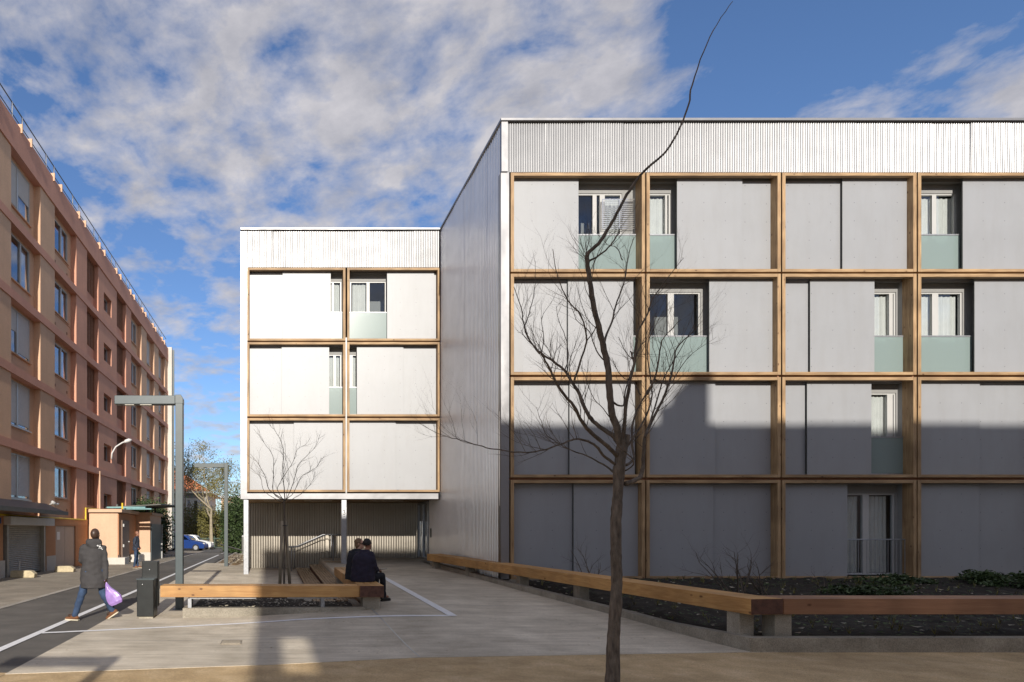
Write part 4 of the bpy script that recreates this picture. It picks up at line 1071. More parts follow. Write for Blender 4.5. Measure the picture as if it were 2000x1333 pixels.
soil('planted_strip', fr(-2.75, -1.2, 14), fr(27.9, 46, 60), lambda x, y: .12+.10*math.sin((x+2.0)*4.2), 'earth', 5, .08)
struct(MB().box(-2.95, -2.78, 27.7, 60, -.1, .07).build('strip_kerb', 'kerbpale'))
# ------------------------------------------------------------------ wooden steps and handrail
st = thing('wooden_steps', 'brown slatted wooden steps rising to the raised concrete entrance floor', 'steps', (1.5, 19, .2))
for k in range(2):
    c = MB(); xa = .97+k*.5
    for i in range(6):
        x0 = xa+i*.083; a, b_ = 13.7, 24.0
        zf = lambda Y: HL(Y)+(HR(Y)-HL(Y))*(k+1)/3+.02
        c.hexa([(x0, a, zf(a)-.03), (x0+.07, a, zf(a)-.03), (x0+.07, b_, zf(b_)-.03), (x0, b_, zf(b_)-.03)], [(x0, a, zf(a)), (x0+.07, a, zf(a)), (x0+.07, b_, zf(b_)), (x0, b_, zf(b_))])
    c.build('tread', 'deck', st)
    c = MB(); a, b_ = 13.7, 24.0
    c.hexa([(xa+.03, a, -.1), (xa+.49, a, -.1), (xa+.49, b_, -.1), (xa+.03, b_, -.1)], [(xa+.03, a, zf(a)-.034), (xa+.49, a, zf(a)-.034), (xa+.49, b_, zf(b_)-.034), (xa+.03, b_, zf(b_)-.034)])
    c.build('riser', 'endgrain', st)
c = MB()
for i in range(6): c.box(2.06, 2.75, 23.4+i*.1, 23.48+i*.1, HR(23.9)-.02, HR(23.9)+.012)
c.build('deck_board', 'deck', st)
hr_ = thing('handrail', 'slender galvanised double handrail climbing with the wooden steps in front of the porch wall', 'handrail', (1.4, 24.6, .3))
def hp(y, dz=0): return [(.62, y, 1.10+dz), (1.05, y, 1.12+dz), (2.15, y, 1.60+dz), (2.75, y, 1.61+dz)]
for y in (24.3, 25.6):
    MB().tube(hp(y), .022, 8).build('rail', 'galv', hr_, smooth=True)
c = MB()
for x, y, z0, z1 in ((.80, 24.3, .15, 1.11), (.95, 25.6, .16, 1.12), (2.45, 24.3, .5, 1.6), (2.5, 25.6, .52, 1.6)): c.tube([(x, y, z0), (x, y, z1)], .02, 8)
c.build('post', 'galv', hr_, smooth=True)
# ------------------------------------------------------------------ stone blocks and posts on the left pavement
for (X0, X1, Y_, hh, lab) in ((-9.75, -8.85, 22.9, .27, 'pale limestone block lying in front of the roller shutter'), (-9.25, -8.45, 26.2, .26, 'pale chipped limestone block lying before the beige double door')):
    c = MB(); x = X0
    c.prism([(X0, 0.0), (X1, 0.0), (X1+.02, hh*.55), (X1-.12, hh*.95), (X0+.62, hh), (X0+.02, hh*.97)], 1, Y_, Y_+.32)
    tag(c.build('stone_block', 'stone', bevel=.02), lab, 'stone block', 'stone blocks on the pavement')
tag(MB().tube([(-9.55, 23.3, 0), (-9.55, 23.3, .62)], .03, 8).build('marker_post', 'white'), 'short thin white marker post behind the limestone block by the shutter', 'post')

# ------------------------------------------------------------------ trees
def zpt(zx, zy): return 960+zx/2.298, 380+zy/2.298
def limb(mb, pts, r0, r1, n=7, jit=0, rng=None):
    """smooth a polyline (Catmull-Rom) and sweep it with tapering radius"""
    P_ = [Vector(p) for p in pts]; out = []; Ls = []
    for i in range(len(P_)-1):
        a = P_[max(0, i-1)]; b_ = P_[i]; c_ = P_[i+1]; d_ = P_[min(len(P_)-1, i+2)]
        k = 4
        for j in range(k):
            t = j/k; v = .5*((2*b_)+(c_-a)*t+(2*a-5*b_+4*c_-d_)*t*t+(3*b_-a-3*c_+d_)*t**3)
            if rng and jit and (i or j): v = v+Vector((rng.uniform(-jit, jit), rng.uniform(-jit, jit), rng.uniform(-jit, jit)))
            out.append(v)
    out.append(P_[-1]); m = len(out)-1
    rad = [r0+(r1-r0)*(i/m)**.8 for i in range(m+1)]
    if rng: rad = [r*(1+rng.uniform(-.06, .08)) for r in rad]
    mb.tube(out, rad, n)
    return out, rad
def grow(mb, p, d, length, r, depth, rng, up=.25, spread=.55, n=5):
    seg = 5; pts = [Vector(p)]; d = Vector(d).normalized()
    for i in range(seg):
        d = (d+Vector((rng.gauss(0, .16), rng.gauss(0, .16), rng.gauss(0, .12)+up*.25))).normalized()
        pts.append(pts[-1]+d*length/seg)
    rad = [r*(1-.75*i/seg) for i in range(seg+1)]
    mb.tube(pts, rad, n, cap=False)
    if depth <= 0: return
    for i in range(1, seg+1):
        for _ in range(1 if rng.random() < .75 else 2):
            if rng.random() < .28: continue
            e = (pts[i]-pts[i-1]).normalized(); a = rng.uniform(0, 6.28); o_ = e.orthogonal().normalized(); o_.rotate(Matrix.Rotation(a, 3, e))
            dd = (e+o_*spread*rng.uniform(.6, 1.4)+Vector((0, 0, up))).normalized()
            grow(mb, pts[i], dd, length*rng.uniform(.35, .65), rad[i]*.62, depth-1, rng, up, spread, max(3, n-1))
TY = 6.4
def tp(px, py, dy=0): return at(px, py, TY+dy)
tr = thing('bare_tree', 'slender bare dark tree with wide forking branches in front of the timber framed facade', 'tree', at(1197, 1345, TY))
rng = random.Random(21)
mb = MB()
trunk = [(1195, 1352), (1197, 1310), (1198, 1250), (1202, 1190), (1205, 1140), (1203, 1080), (1203, 1020), (1206, 970), (1209, 918), (1214, 878), (1222, 850)]
P_ = [tp(*q) for q in trunk]; P_[0].z = -.03
tr_r = [.074, .069, .062, .056, .054, .052, .053, .049, .056, .052, .045]
limb_pts = []
for i in range(len(P_)-1):
    for j in range(6):
        t = j/6; v = P_[i].lerp(P_[i+1], t*t*(3-2*t)*.4+t*.6); limb_pts.append((v, tr_r[i]+(tr_r[i+1]-tr_r[i])*t))
limb_pts.append((P_[-1], tr_r[-1]))
vv = []
mb.tube([p+Vector((rng.uniform(-.003, .003), 0, 0)) for p, _ in limb_pts], [r*(1+.10*noise.noise(p*7)+.05*noise.noise(p*19)) for p, r in limb_pts], 16)
mb.build('trunk', 'bark', tr, smooth=True)
Z = lambda lst: [zpt(*q) for q in lst]
main = [  # photographed branches: points, start radius, end radius, depth drift in metres
 (Z([(585, 1140), (575, 1100), (560, 1040), (540, 980), (530, 880), (520, 760), (500, 680), (480, 590), (455, 480), (440, 380), (430, 300), (433, 262), (480, 222), (520, 160), (560, 90), (608, 0)])+[(1245, 350), (1262, 330), (1300, 297), (1328, 250), (1345, 205), (1352, 165), (1375, 100), (1400, 48), (1431, 3)], .050, .0035, -.3),
 (Z([(440, 298), (500, 262), (545, 215), (575, 167)]), .014, .006, -.15),
 (Z([(592, 1125), (540, 1080), (470, 1030), (430, 980), (395, 900), (360, 840), (330, 792), (280, 752), (225, 716), (175, 660), (148, 600), (132, 510), (100, 415)]), .034, .004, .5),
 (Z([(148, 600), (160, 560), (180, 490), (197, 400), (196, 298)]), .009, .002, .5),
 (Z([(215, 716), (150, 640), (135, 610)]), .008, .003, .4),
 (Z([(568, 1178), (520, 1130), (440, 1062), (400, 1010), (370, 950), (310, 880), (280, 820), (250, 762), (222, 716)]), .030, .009, -.5),
 (Z([(372, 835), (400, 745), (425, 662), (405, 550), (345, 480), (312, 410), (290, 340), (275, 245)]), .014, .003, -.4),
 (Z([(425, 662), (470, 585), (455, 480)]), .008, .003, -.2),
 (Z([(556, 1212), (500, 1170), (470, 1130), (420, 1104), (370, 1100), (310, 1122), (220, 1150), (130, 1158), (0, 1141)])+[(925, 868), (900, 860), (862, 850), (818, 827)], .020, .002, -.6),
 (Z([(552, 1250), (500, 1212), (430, 1176), (340, 1140), (290, 1112), (240, 1070), (216, 1000), (203, 955)]), .014, .002, .4),
 (Z([(592, 1120), (598, 1000), (618, 860), (640, 760), (650, 660), (655, 620), (700, 535), (722, 470), (780, 390), (862, 285)]), .026, .003, -.35),
 (Z([(602, 1300), (650, 1280), (672, 1258), (682, 1190), (690, 1090), (740, 980), (790, 870), (815, 770), (832, 690), (880, 640), (930, 590)]), .034, .004, .3),
 (Z([(604, 1215), (640, 1180), (628, 1100), (640, 1000), (690, 900), (735, 830)]), .020, .006, .5),
 (Z([(505, 690), (512, 640), (540, 570), (565, 480), (598, 385), (612, 290), (635, 200)]), .017, .004, .3),
 (Z([(588, 295), (560, 240), (520, 225), (480, 180)]), .007, .002, .3),
 (Z([(540, 930), (590, 950), (600, 880), (660, 700), (700, 640), (790, 440)]), .015, .002, .25),
 (Z([(640, 760), (625, 705), (632, 740), (600, 700), (570, 640)]), .010, .003, .1),
 (Z([(690, 1090), (720, 1000), (765, 850), (810, 760), (880, 640), (960, 500)]), .014, .002, .6),
 (Z([(735, 830), (800, 850), (860, 760), (920, 700), (1010, 640)]), .010, .0015, .7),
 (Z([(700, 900), (740, 800), (760, 680), (775, 640), (850, 560)]), .014, .003, -.2),
 (Z([(670, 900), (640, 850), (590, 820), (560, 780), (540, 730)]), .009, .002, .2),
 (Z([(560, 1040), (500, 960), (450, 900), (400, 760)]), .008, .002, -.2),
 (Z([(330, 792), (345, 720), (330, 640), (300, 560), (290, 500)]), .008, .002, .3),
 (Z([(225, 716), (235, 640), (225, 560), (270, 480)]), .007, .0018, .2),
 (Z([(520, 760), (470, 700), (440, 620), (380, 560), (340, 440)]), .010, .002, -.3),
 (Z([(610, 1130), (680, 1020), (720, 900), (700, 700), (730, 600), (800, 480)]), .015, .002, .1),
 (Z([(600, 1240), (640, 1200), (560, 1120), (545, 1060), (610, 990)]), .010, .003, -.4),
]
crown = MB(); twig = MB()
for pts, r0, r1, dr in main:
    n = len(pts); V = [tp(px, py, dr*(i/max(1, n-1))**.8) for i, (px, py) in enumerate(pts)]
    out, rad = limb(crown, V, r0*.78, r1*.85, 7, .004, rng)
    Lm = sum((out[i+1]-out[i]).length for i in range(len(out)-1))
    m_ = len(out)
    for i in range(int(m_*.28), m_-1, 1):
        bare = (pts[-1][1] < 10 and out[i].z > 4.6)
        if rng.random() < (.15 if bare else .62):
            e = (out[i+1]-out[i]).normalized(); o_ = e.orthogonal().normalized(); o_.rotate(Matrix.Rotation(rng.uniform(0, 6.28), 3, e)); o_.y *= .6
            if bare and out[i].z > 5.0: continue
            grow(twig, out[i], (e*.8+o_*.8+Vector((0, 0, .35))), rng.uniform(.22, .6)*(.5 if r0 < .01 else 1), min(.0042, max(.0017, rad[i]*.40)), 2, rng, .34, .6, 4)
crown.build('crown', 'bark', tr, smooth=True)
twig.build('twigs', 'bark', tr, smooth=True)
# small tree with two stakes in the planter
SY = 16.0
t2 = thing('bare_tree', 'small bare young tree growing in the planter between two wooden stakes', 'tree', at(557, 1138, SY))
def sp(px, py, dy=0): return at(px, py, SY+dy)
rng = random.Random(5)
mb = MB(); b0 = sp(555, 1138); b0.z = .15
limb(mb, [b0, sp(555, 1100), sp(556, 1040), sp(555, 1000), sp(554, 975)], .030, .020, 9); mb.build('trunk', 'bark', t2, smooth=True)
q5 = lambda l: [(440+x/3.92, 800+y/3.92) for x, y in l]
br2 = [([(455, 700), (450, 600), (440, 470), (445, 350), (430, 250), (380, 165), (340, 120)], .016), ([(450, 700), (370, 640), (370, 500), (365, 360), (300, 260), (262, 190)], .012),
       ([(450, 690), (340, 620), (300, 500), (240, 400), (190, 340)], .012), ([(445, 700), (410, 640), (400, 600), (455, 500), (520, 400), (550, 310), (620, 270)], .011),
       ([(460, 700), (500, 620), (545, 480), (560, 420), (640, 340), (700, 270), (722, 195)], .012), ([(465, 690), (520, 640), (580, 520), (640, 480), (700, 440), (738, 370)], .011),
       ([(450, 720), (300, 630), (270, 520), (190, 445)], .009), ([(470, 710), (560, 660), (620, 610), (670, 540), (690, 480)], .009), ([(440, 470), (460, 380), (458, 260)], .009), ([(455, 720), (480, 600), (490, 550), (470, 400), (430, 330)], .008)]
cr = MB()
for pts, r0 in br2:
    dr = rng.uniform(-.35, .35); V = [sp(*p_, dr*i/len(pts)) for i, p_ in enumerate(q5(pts))]
    out, rad = limb(cr, V, r0, .003, 6, .006, rng)
    for i in range(5, len(out)-1):
        if rng.random() < .7:
            e = (out[i+1]-out[i]).normalized(); o_ = e.orthogonal().normalized(); o_.rotate(Matrix.Rotation(rng.uniform(0, 6.28), 3, e))
            grow(cr, out[i], e*.8+o_*.7+Vector((0, 0, .4)), rng.uniform(.2, .45), .0042, 1, rng, .22, .6, 3)
cr.build('crown', 'bark', t2, smooth=True)
for xa, xb, dy, nm in ((546, 551, 0, 'left'), (567, 558, .12, 'right')):
    a = sp(xa, 1138, dy); a.z = .1; b_ = sp(xb, 1018, dy)
    tag(MB().tube([a, b_], .042, 9).build('tree_stake', 'stake', smooth=True), f'{nm} wooden stake leaning in to hold the small bare tree', 'stake', 'stakes holding the small tree')
c = MB(); pt = sp(555, 1027, .06)
c.tube([pt+Vector((.085*math.cos(a), .10*math.sin(a), 0)) for a in fr(0, 2*math.pi, 16)], .010, 5); tag(c.build('tree_tie', 'black'), 'dark tie looped around the small tree and its two stakes', 'tree tie')

# bushes of bare twigs in the dark bed
def bare_bush(px, py, Y, n, hgt, label, seed, zb):
    rng = random.Random(seed); p0 = at(px, py, Y); p0.z = zb
    mb = MB()
    for i in range(n):
        a = rng.uniform(0, 6.28); d = Vector((math.cos(a)*.45, math.sin(a)*.45, 1))
        grow(mb, p0+Vector((rng.uniform(-.12, .12), rng.uniform(-.1, .1), 0)), d, hgt*rng.uniform(.7, 1.05), .020 if n > 2 else .013, 2, rng, .1, .8, 4)
    tag(mb.build('bare_bush', 'bark', smooth=True), label, 'bush', 'bare bushes in the dark bed')
bare_bush(1437, 1140, 13.2, 7, 1.15, 'spreading leafless bush, largest of those in the bed behind the bench corner', 8, .28)
bare_bush(1488, 1140, 13.6, 3, .8, 'thin leafless sapling just right of the largest bare bush', 9, .28)
bare_bush(1612, 1135, 14.2, 2, .55, 'tiny forked leafless twig below the ground floor window', 12, .3)
bare_bush(1148, 1120, 15.2, 3, 1.05, 'faint thin leafless sapling behind the diagonal bench', 14, .28)
def shrub(name, c0, r, n, size, m, label, cat, seed, group=None, up=.5, kind=None, stems=True):
    rng = random.Random(seed); mb = MB(); vs = []; fs = []
    cl = []
    for _ in range(max(6, n//60)):
        while True:
            q = Vector((rng.uniform(-1, 1), rng.uniform(-1, 1), rng.uniform(-1, 1)))
            if .35 < q.length < 1: break
        cl.append(q)
    for i in range(n):
        q = rng.choice(cl)+Vector((rng.gauss(0, .16), rng.gauss(0, .16), rng.gauss(0, .16)))
        p_ = Vector((c0[0]+q.x*r[0], c0[1]+q.y*r[1], c0[2]+q.z*r[2]))
        if p_.z < .02: p_.z = rng.uniform(.02, .3)
        a = Vector((rng.gauss(0, 1), rng.gauss(0, 1), rng.gauss(0, .6))).normalized(); b_ = a.orthogonal().normalized(); b_.rotate(Matrix.Rotation(rng.uniform(0, 6.28), 3, a))
        s_ = size*rng.uniform(.6, 1.4); o_ = len(vs)
        vs += [p_-a*s_, p_+b_*s_*.45, p_+a*s_, p_-b_*s_*.45]; fs.append((o_, o_+1, o_+2, o_+3))
    mb.add(vs, fs); par = None
    if stems:
        par = thing(name, label, cat, (c0[0], c0[1], 0), group)
        mb.build('foliage', m, par, fixn=False)
        s2 = MB()
        for i in range(5):
            a = rng.uniform(0, 6.28); s2.tube([(c0[0]+.05*i*r[0]*.2, c0[1], 0), (c0[0]+math.cos(a)*r[0]*.4, c0[1]+math.sin(a)*r[1]*.4, c0[2])], [.03, .012], 5)
        s2.build('stem', 'barkpale', par)
        return par
    o = mb.build(name, m, fixn=False); tag(o, label, cat, group, kind); return o
for i, (px, Y, rx, rz, lab) in enumerate(((1905-175, 15.2, 1.0, .16, 'low dark evergreen shrub under the ground floor window railing'), (1750-60, 13.0, .9, .13, 'low dark evergreen shrub mounded in the bed left of the timber post'),
        (1905, 15.3, .55, .26, 'upright dark evergreen shrub against the last lower right panel'), (1985, 14.6, .6, .2, 'dark evergreen shrub cut by the right edge of the view'))):
    x = (px-CX)*Y/F
    shrub('evergreen_shrub', (x, Y, .42+rz*.4), (rx, .45, rz), 1500, .045, 'leafgrn', lab, 'shrub', 30+i, 'low evergreen shrubs in the dark bed', stems=False)
rng = random.Random(77); mb = MB(); vs = []; fs = []
def litter_mb(n, fx, size, zf):
    mb = MB(); 
    for _ in range(n):
        x, y = fx(); z = zf(x, y); a = rng.uniform(0, 6.28); s_ = size*rng.uniform(.5, 1.4); c_, d_ = math.cos(a)*s_, math.sin(a)*s_
        k = s_*.55; l = rng.uniform(.1, .6)*s_
        mb.add([(x-c_, y-d_, z+l*.5), (x+d_*.5, y-c_*.5, z), (x+c_, y+d_, z+l), (x-d_*.5, y+c_*.5, z+.2*l)], [(0, 1, 2, 3)])
    return mb
def inbed():
    while True:
        x, y = rng.uniform(6.3, 20), rng.uniform(9, 16.4)
        if x > kline(y)+.25 and rng.random() < .5+.5*noise.noise(Vector((x*.8, y*.8, 1))): return x, y
tag(litter_mb(300, inbed, .045, lambda x, y: .21+.27*sst(10.5, 16, y)*sst(kline(y)+.1, kline(y)+1.2, x)).build('leaf_litter', 'litterpale', fixn=False), 'pale fallen leaves scattered over the dark bed', 'leaf litter', kind='stuff')
def clods():
    while True:
        x, y = rng.uniform(6.3, 20), rng.uniform(9, 16.4)
        if x > kline(y)+.3: return x, y
tag(litter_mb(3200, clods, .035, lambda x, y: .19+.27*sst(10.5, 16, y)*sst(kline(y)+.1, kline(y)+1.2, x)).build('ground_cover', 'leafgrn', fixn=False), 'dark low ground cover creeping over the soil', 'ground cover', kind='stuff')
tag(litter_mb(260, lambda: (rng.uniform(-1.5, 1.6), rng.uniform(12.3, 14)), .035, lambda x, y: .19).build('leaf_litter', 'litterpale', fixn=False), 'dry pale leaves lying on the soil of the planter', 'leaf litter', kind='stuff')
tag(litter_mb(1100, lambda: (rng.uniform(-3, 12), rng.uniform(6.2, 8.6)), .015, lambda x, y: -.015).build('leaf_litter', 'litter', fixn=False), 'tiny dry leaves and twigs scattered over the sand', 'leaf litter', kind='stuff')
def onpl():
    x, y = rng.uniform(-3, 6.4), rng.uniform(8.4, 20); return (x, y) if x < kline(y) else (0, 9)
tag(litter_mb(380, onpl, .015, lambda x, y: H(x, y)+.006).build('leaf_litter', 'litter', fixn=False), 'sparse tiny leaf bits scattered over the concrete', 'leaf litter', kind='stuff')
def onpv(): return rng.uniform(-9.8, -5.9), rng.uniform(12, 40)
tag(litter_mb(220, onpv, .03, lambda x, y: .008).build('leaf_litter', 'litterpale', fixn=False), 'scattered pale litter along the shop side pavement', 'leaf litter', kind='stuff')
tag(litter_mb(600, lambda: (rng.uniform(-2.7, -1.2), rng.uniform(28, 46)), .05, lambda x, y: .2+.10*math.sin((x+2.0)*4.2)).build('leaf_litter', 'litterpale', fixn=False), 'yellow brown leaves on the strip beside the road', 'leaf litter', kind='stuff')

# dry grass tufts in the dark bed
mb = MB()
for _ in range(320):
    x, y = clods(); z = .19+.27*sst(10.5, 16, y)*sst(kline(y)+.1, kline(y)+1.2, x)
    for k in range(7):
        a = rng.uniform(0, 6.28); h_ = rng.uniform(.05, .17); l = rng.uniform(.03, .10); c_, s_ = math.cos(a), math.sin(a)
        mb.add([(x-s_*.006, y+c_*.006, z), (x+s_*.006, y-c_*.006, z), (x+c_*l, y+s_*l, z+h_)], [(0, 1, 2)])
tag(mb.build('grass_tufts', 'leafolv', fixn=False), 'thin dry grass tufts scattered through the dark bed', 'grass', kind='stuff')
V = Vector
# ------------------------------------------------------------------ cars
def car(loc, ang, paint, label, L_=4.2, Wd=1.72, Ht=1.45):
    t = thing('parked_car', label, 'car', loc, 'cars parked beyond the hedge'); o = V(loc); Rm = Matrix.Rotation(ang, 3, 'Z')
    tfm = lambda p: o+Rm @ p
    h = L_/2
    lower = [(-h, .35), (-h-.02, .62), (-h+.06, .92), (-h+.5, .98), (h-1.25, .96), (h-.45, .82), (h-.06, .66), (h, .42), (h-.05, .22), (-h+.05, .22)]
    b = MB(tfm); b.prism(lower, 1, -Wd/2, Wd/2); bd = b.build('body', paint, t, bevel=.07)
    cab = [(-h+.12, .96), (-h+.35, 1.34), (-h+.7, Ht), (.2, Ht), (.55, 1.36), (h-1.2, .95)]
    b = MB(tfm); n = len(cab)
    vs = []
    for sgn in (-1, 1):
        for x, z in cab: vs.append((x, sgn*(Wd/2-.06-(z-.95)*.32), z))
    b.add(vs, [tuple(range(n)), tuple(range(n, 2*n))[::-1]]+[(i, n+i, n+(i+1) % n, (i+1) % n) for i in range(n)]); b.build('cabin', paint, t, bevel=.04)
    g = MB(tfm)
    for sgn in (-1, 1):
        for a in ([(-h+.42, 1.02), (-h+.52, 1.30), (-.35, 1.34), (-.35, 1.02)], [(-.25, 1.02), (-.25, 1.34), (.22, 1.34), (h-1.45, 1.02)]):
            g.add([(x, sgn*(Wd/2-.045-(z-.95)*.32), z) for x, z in a], [(0, 1, 2, 3)])
    ws = [(.36, 1.40), (h-1.3, .99)]
    g.add([(ws[0][0]+.17, -Wd/2+.24, 1.36), (ws[0][0]+.17, Wd/2-.24, 1.36), (ws[1][0]+.12, Wd/2-.14, .99), (ws[1][0]+.12, -Wd/2+.14, .99)], [(0, 1, 2, 3)])
    g.build('window', 'carglass', t)
    for x in (-h+.75, h-.8):
        for sgn in (-1, 1):
            w_ = MB(tfm); w_.tube([(x, sgn*(Wd/2-.16), .31), (x, sgn*(Wd/2+.015), .31)], .31, 20); wo = w_.build('wheel', 'tyre', t)
            w_ = MB(tfm); w_.tube([(x, sgn*(Wd/2), .31), (x, sgn*(Wd/2+.025), .31)], .19, 14); w_.build('rim', 'galv', wo)
    for sgn in (-1, 1):
        MB(tfm).ell((h-.12, sgn*.62, .66), (.12, .16, .09)).build('headlight', 'lens', t)
        MB(tfm).ell((h-1.35, sgn*(Wd/2+.06), 1.0), (.06, .09, .06)).build('mirror', paint, t)
        MB(tfm).box(-h-.02, -h+.06, sgn*.6-.12, sgn*.6+.12, .7, .86).build('tail_light', 'leaforg', t)
    return t
car((-8.0, 56.5, 0), R(-8), 'blue', 'blue hatchback parked beyond the lamp post at the end of the street')
car((-7.85, 60.5, 0), R(-5), 'carwhite', 'white car parked behind the blue one with only its nose showing')
car((-9.6, 50.5, 0), R(-80), 'black', 'dark car with a pale bumper outline, mostly hidden by the near lamp post')
# ------------------------------------------------------------------ red roofed house
hs_ = thing('stone_house', 'stone house with a red tiled hip roof beyond the car park', 'house', (-13, 86, 0))
MB().box(-22, -8.9, 80, 94, 0, 6.9).build('wall', 'rubble', hs_)
MB().box(-8.88, -8.5, 80.05, 94, 0, 6.9).build('side_wall', 'plinth', hs_)
c = MB(); c.box(-9.35, -8.86, 79.94, 80.02, 0, 6.9); c.box(-22, -8.9, 79.95, 79.995, 5.9, 6.15); c.build('quoin', 'plinth', hs_)
c = MB(); c.add([(-23, 79, 6.85), (-7.6, 79, 6.85), (-7.6, 95, 6.85), (-23, 95, 6.85), (-17, 86, 11.4), (-14.6, 86, 11.4)], [(0, 1, 5, 4), (1, 2, 5), (2, 3, 4, 5), (3, 0, 4), (3, 2, 1, 0)]); c.build('roof', 'tile', hs_)
MB().box(-23.05, -7.5, 78.95, 79.05, 6.72, 6.95).build('gutter', 'plinth', hs_)
for x, z in ((-12.4, 4.1), (-10.6, 4.1), (-12.2, 1.2)):
    wo = MB().box(x, x+1.5, 79.9, 79.99, z, z+1.8).build('window', 'white', hs_); MB().box(x+.55, x+.95, 79.88, 79.9, z+.1, z+1.7).build('pane', 'dark', wo)
for y in (83, 87): wo = MB().box(-8.5, -8.4, y, y+1.3, 3.6, 5.6).build('window', 'white', hs_); MB().box(-8.39, -8.37, y+.1, y+1.2, 3.7, 5.5).build('shutter', 'shutter', wo)
h2 = thing('distant_house', 'low pale distant house with a flat parapet left of the white porch pier', 'house', (-2, 100, 0))
MB().box(-8, 8, 98, 108, 0, 7.2).build('wall', 'beige', h2); MB().box(-8.2, 8.2, 97.8, 108.2, 7.2, 7.5).build('roof', 'galv', h2)
for x in (-6.5, -4, -1.5): MB().box(x, x+1.2, 97.9, 97.99, 4.6, 6.1).build('window', 'dark', h2)
# ------------------------------------------------------------------ hedges and background trees
shrub('hedge', (-8.8, 43.5, 1.9), (1.7, 2.2, 1.9), 16000, .085, 'leafgrn', 'tall dark clipped hedge between the shed and the near lamp post', 'hedge', 61)
shrub('hedge', (-3.05, 52, 2.0), (1.15, 2.4, 2.7), 16000, .10, 'leafgrn', 'tall dark green bush just left of the white porch column', 'hedge', 62)
shrub('yellowing_bush', (-2.6, 66, 1.1), (1.9, 1.0, 1.2), 3500, .09, 'leaforg', 'low orange leaved bush behind the car park fence', 'bush', 63)
shrub('yellowing_bush', (-6.0, 70, 2.2), (1.6, 1.2, 2.3), 6500, .10, 'leafolv', 'olive green shrubs between the blue car and the stone house', 'bush', 64)
shrub('yellowing_bush', (-8.6, 72, 2.6), (2.0, 1.4, 2.4), 8000, .10, 'leafolv', 'greyish green shrub below the window of the stone house', 'bush', 65)
shrub('yellowing_bush', (-4.0, 69, 1.6), (1.2, 1.2, 2.2), 5000, .10, 'leafgrn', 'dark shrub standing at the foot of the tall sparse tree', 'bush', 66)
def bgtree(x, y, h, label, seed, leaves, m, spread=1.0, size=.13):
    rng = random.Random(seed); t = thing('tall_tree', label, 'tree', (x, y, 0))
    mb = MB(); tips = []
    def rec(p, d, L_, r, dep):
        seg = 4; pts = [p]
        for i in range(seg):
            d = (d+V((rng.gauss(0, .16), rng.gauss(0, .16), rng.gauss(.04, .10)))).normalized(); pts.append(pts[-1]+d*L_/seg)
        mb.tube(pts, [r*(1-.5*i/seg) for i in range(seg+1)], 6, cap=False)
        if dep <= 2: tips.extend(pts[1:])
        if dep == 0: return
        for i in range(3 if dep > 1 else 3):
            a = rng.uniform(0, 6.28); o_ = d.orthogonal().normalized(); o_.rotate(Matrix.Rotation(a, 3, d))
            rec(pts[-1-(i % 2)], (d+o_*rng.uniform(.5, .95)*spread).normalized(), L_*rng.uniform(.62, .82), r*.5, dep-1)
    rec(V((x, y, 0)), V((0, 0, 1)), h*.38, h*.018, 5)
    mb.build('trunk', 'barkpale', t, smooth=True)
    lv = MB(); vs = []; fs = []
    for i in range(leaves):
        p = rng.choice(tips); q = p+V((rng.gauss(0, .28), rng.gauss(0, .28), rng.gauss(0, .24)))
        a = V((rng.gauss(0, 1), rng.gauss(0, 1), rng.gauss(0, 1))).normalized(); b_ = a.orthogonal().normalized(); s_ = size*rng.uniform(.5, 1.3); o_ = len(vs)
        vs += [q-a*s_, q+b_*s_*.45, q+a*s_, q-b_*s_*.45]; fs.append((o_, o_+1, o_+2, o_+3))
    lv.add(vs, fs); lv.build('crown', m, t, fixn=False)
bgtree(-6.0, 62, 12.5, 'tall sparse tree with olive autumn leaves between the two street lamps', 71, 7500, 'leafolv', 1.0, .10)
bgtree(-10.8, 75, 10.5, 'thin tall tree with dark green leaves partly hidden by the near lamp post', 72, 900, 'leafgrn', .7, .11)
bgtree(-3.3, 64, 8.5, 'nearly bare pale tree rising left of the white porch pier', 73, 1500, 'leafolv', .9, .10)
for x, y, lab in ((-3.85, 58, 'pale wooden stake left of a pair at the car park edge'), (-3.65, 58.1, 'yellowish wooden stake right of a pair at the car park edge')):
    tag(MB().tube([(x, y, 0), (x, y, 3.2)], .05, 7).build('tree_stake', 'stone' if x > -3.7 else 'stake'), lab, 'stake', 'stakes at the car park edge')
fn = thing('fence', 'thin green mesh fence with a top rail closing the car park', 'fence', (-3, 62, 0))
c = MB(); c.box(-10, 3, 62.4, 62.44, 1.05, 1.12); c.box(-10, 3, 62.4, 62.43, .15, .2); c.build('rail', 'fence', fn)
for i in range(7): MB().box(-10+i*2.1, -9.94+i*2.1, 62.38, 62.46, 0, 1.3).build('post', 'fence', fn)
c = MB()
for i in range(120): c.box(-10+i*.108, -9.988+i*.108, 62.405, 62.42, .2, 1.05)
c.build('mesh', 'fence', fn)
gt = thing('barrier', 'dark barrier post with a slanting bar beside the white porch column', 'barrier', (-1.9, 42, 0))
MB().box(-2.02, -1.88, 42, 42.14, 0, 1.35).build('post', 'roofmetal', gt); MB().tube([(-1.95, 41.95, .45), (-4.0, 48, .75)], .05, 8).build('bar', 'roofmetal', gt)
MB().ell((-1.95, 42.07, 1.42), (.08, .08, .08)).build('cap', 'white', gt)
shrub('potted_plant', (-7.78, 35.7, .50), (.2, .5, .14), 400, .05, 'leafgrn', 'small green plants growing in the white planter by the shed door', 'plant', 81, stems=False)
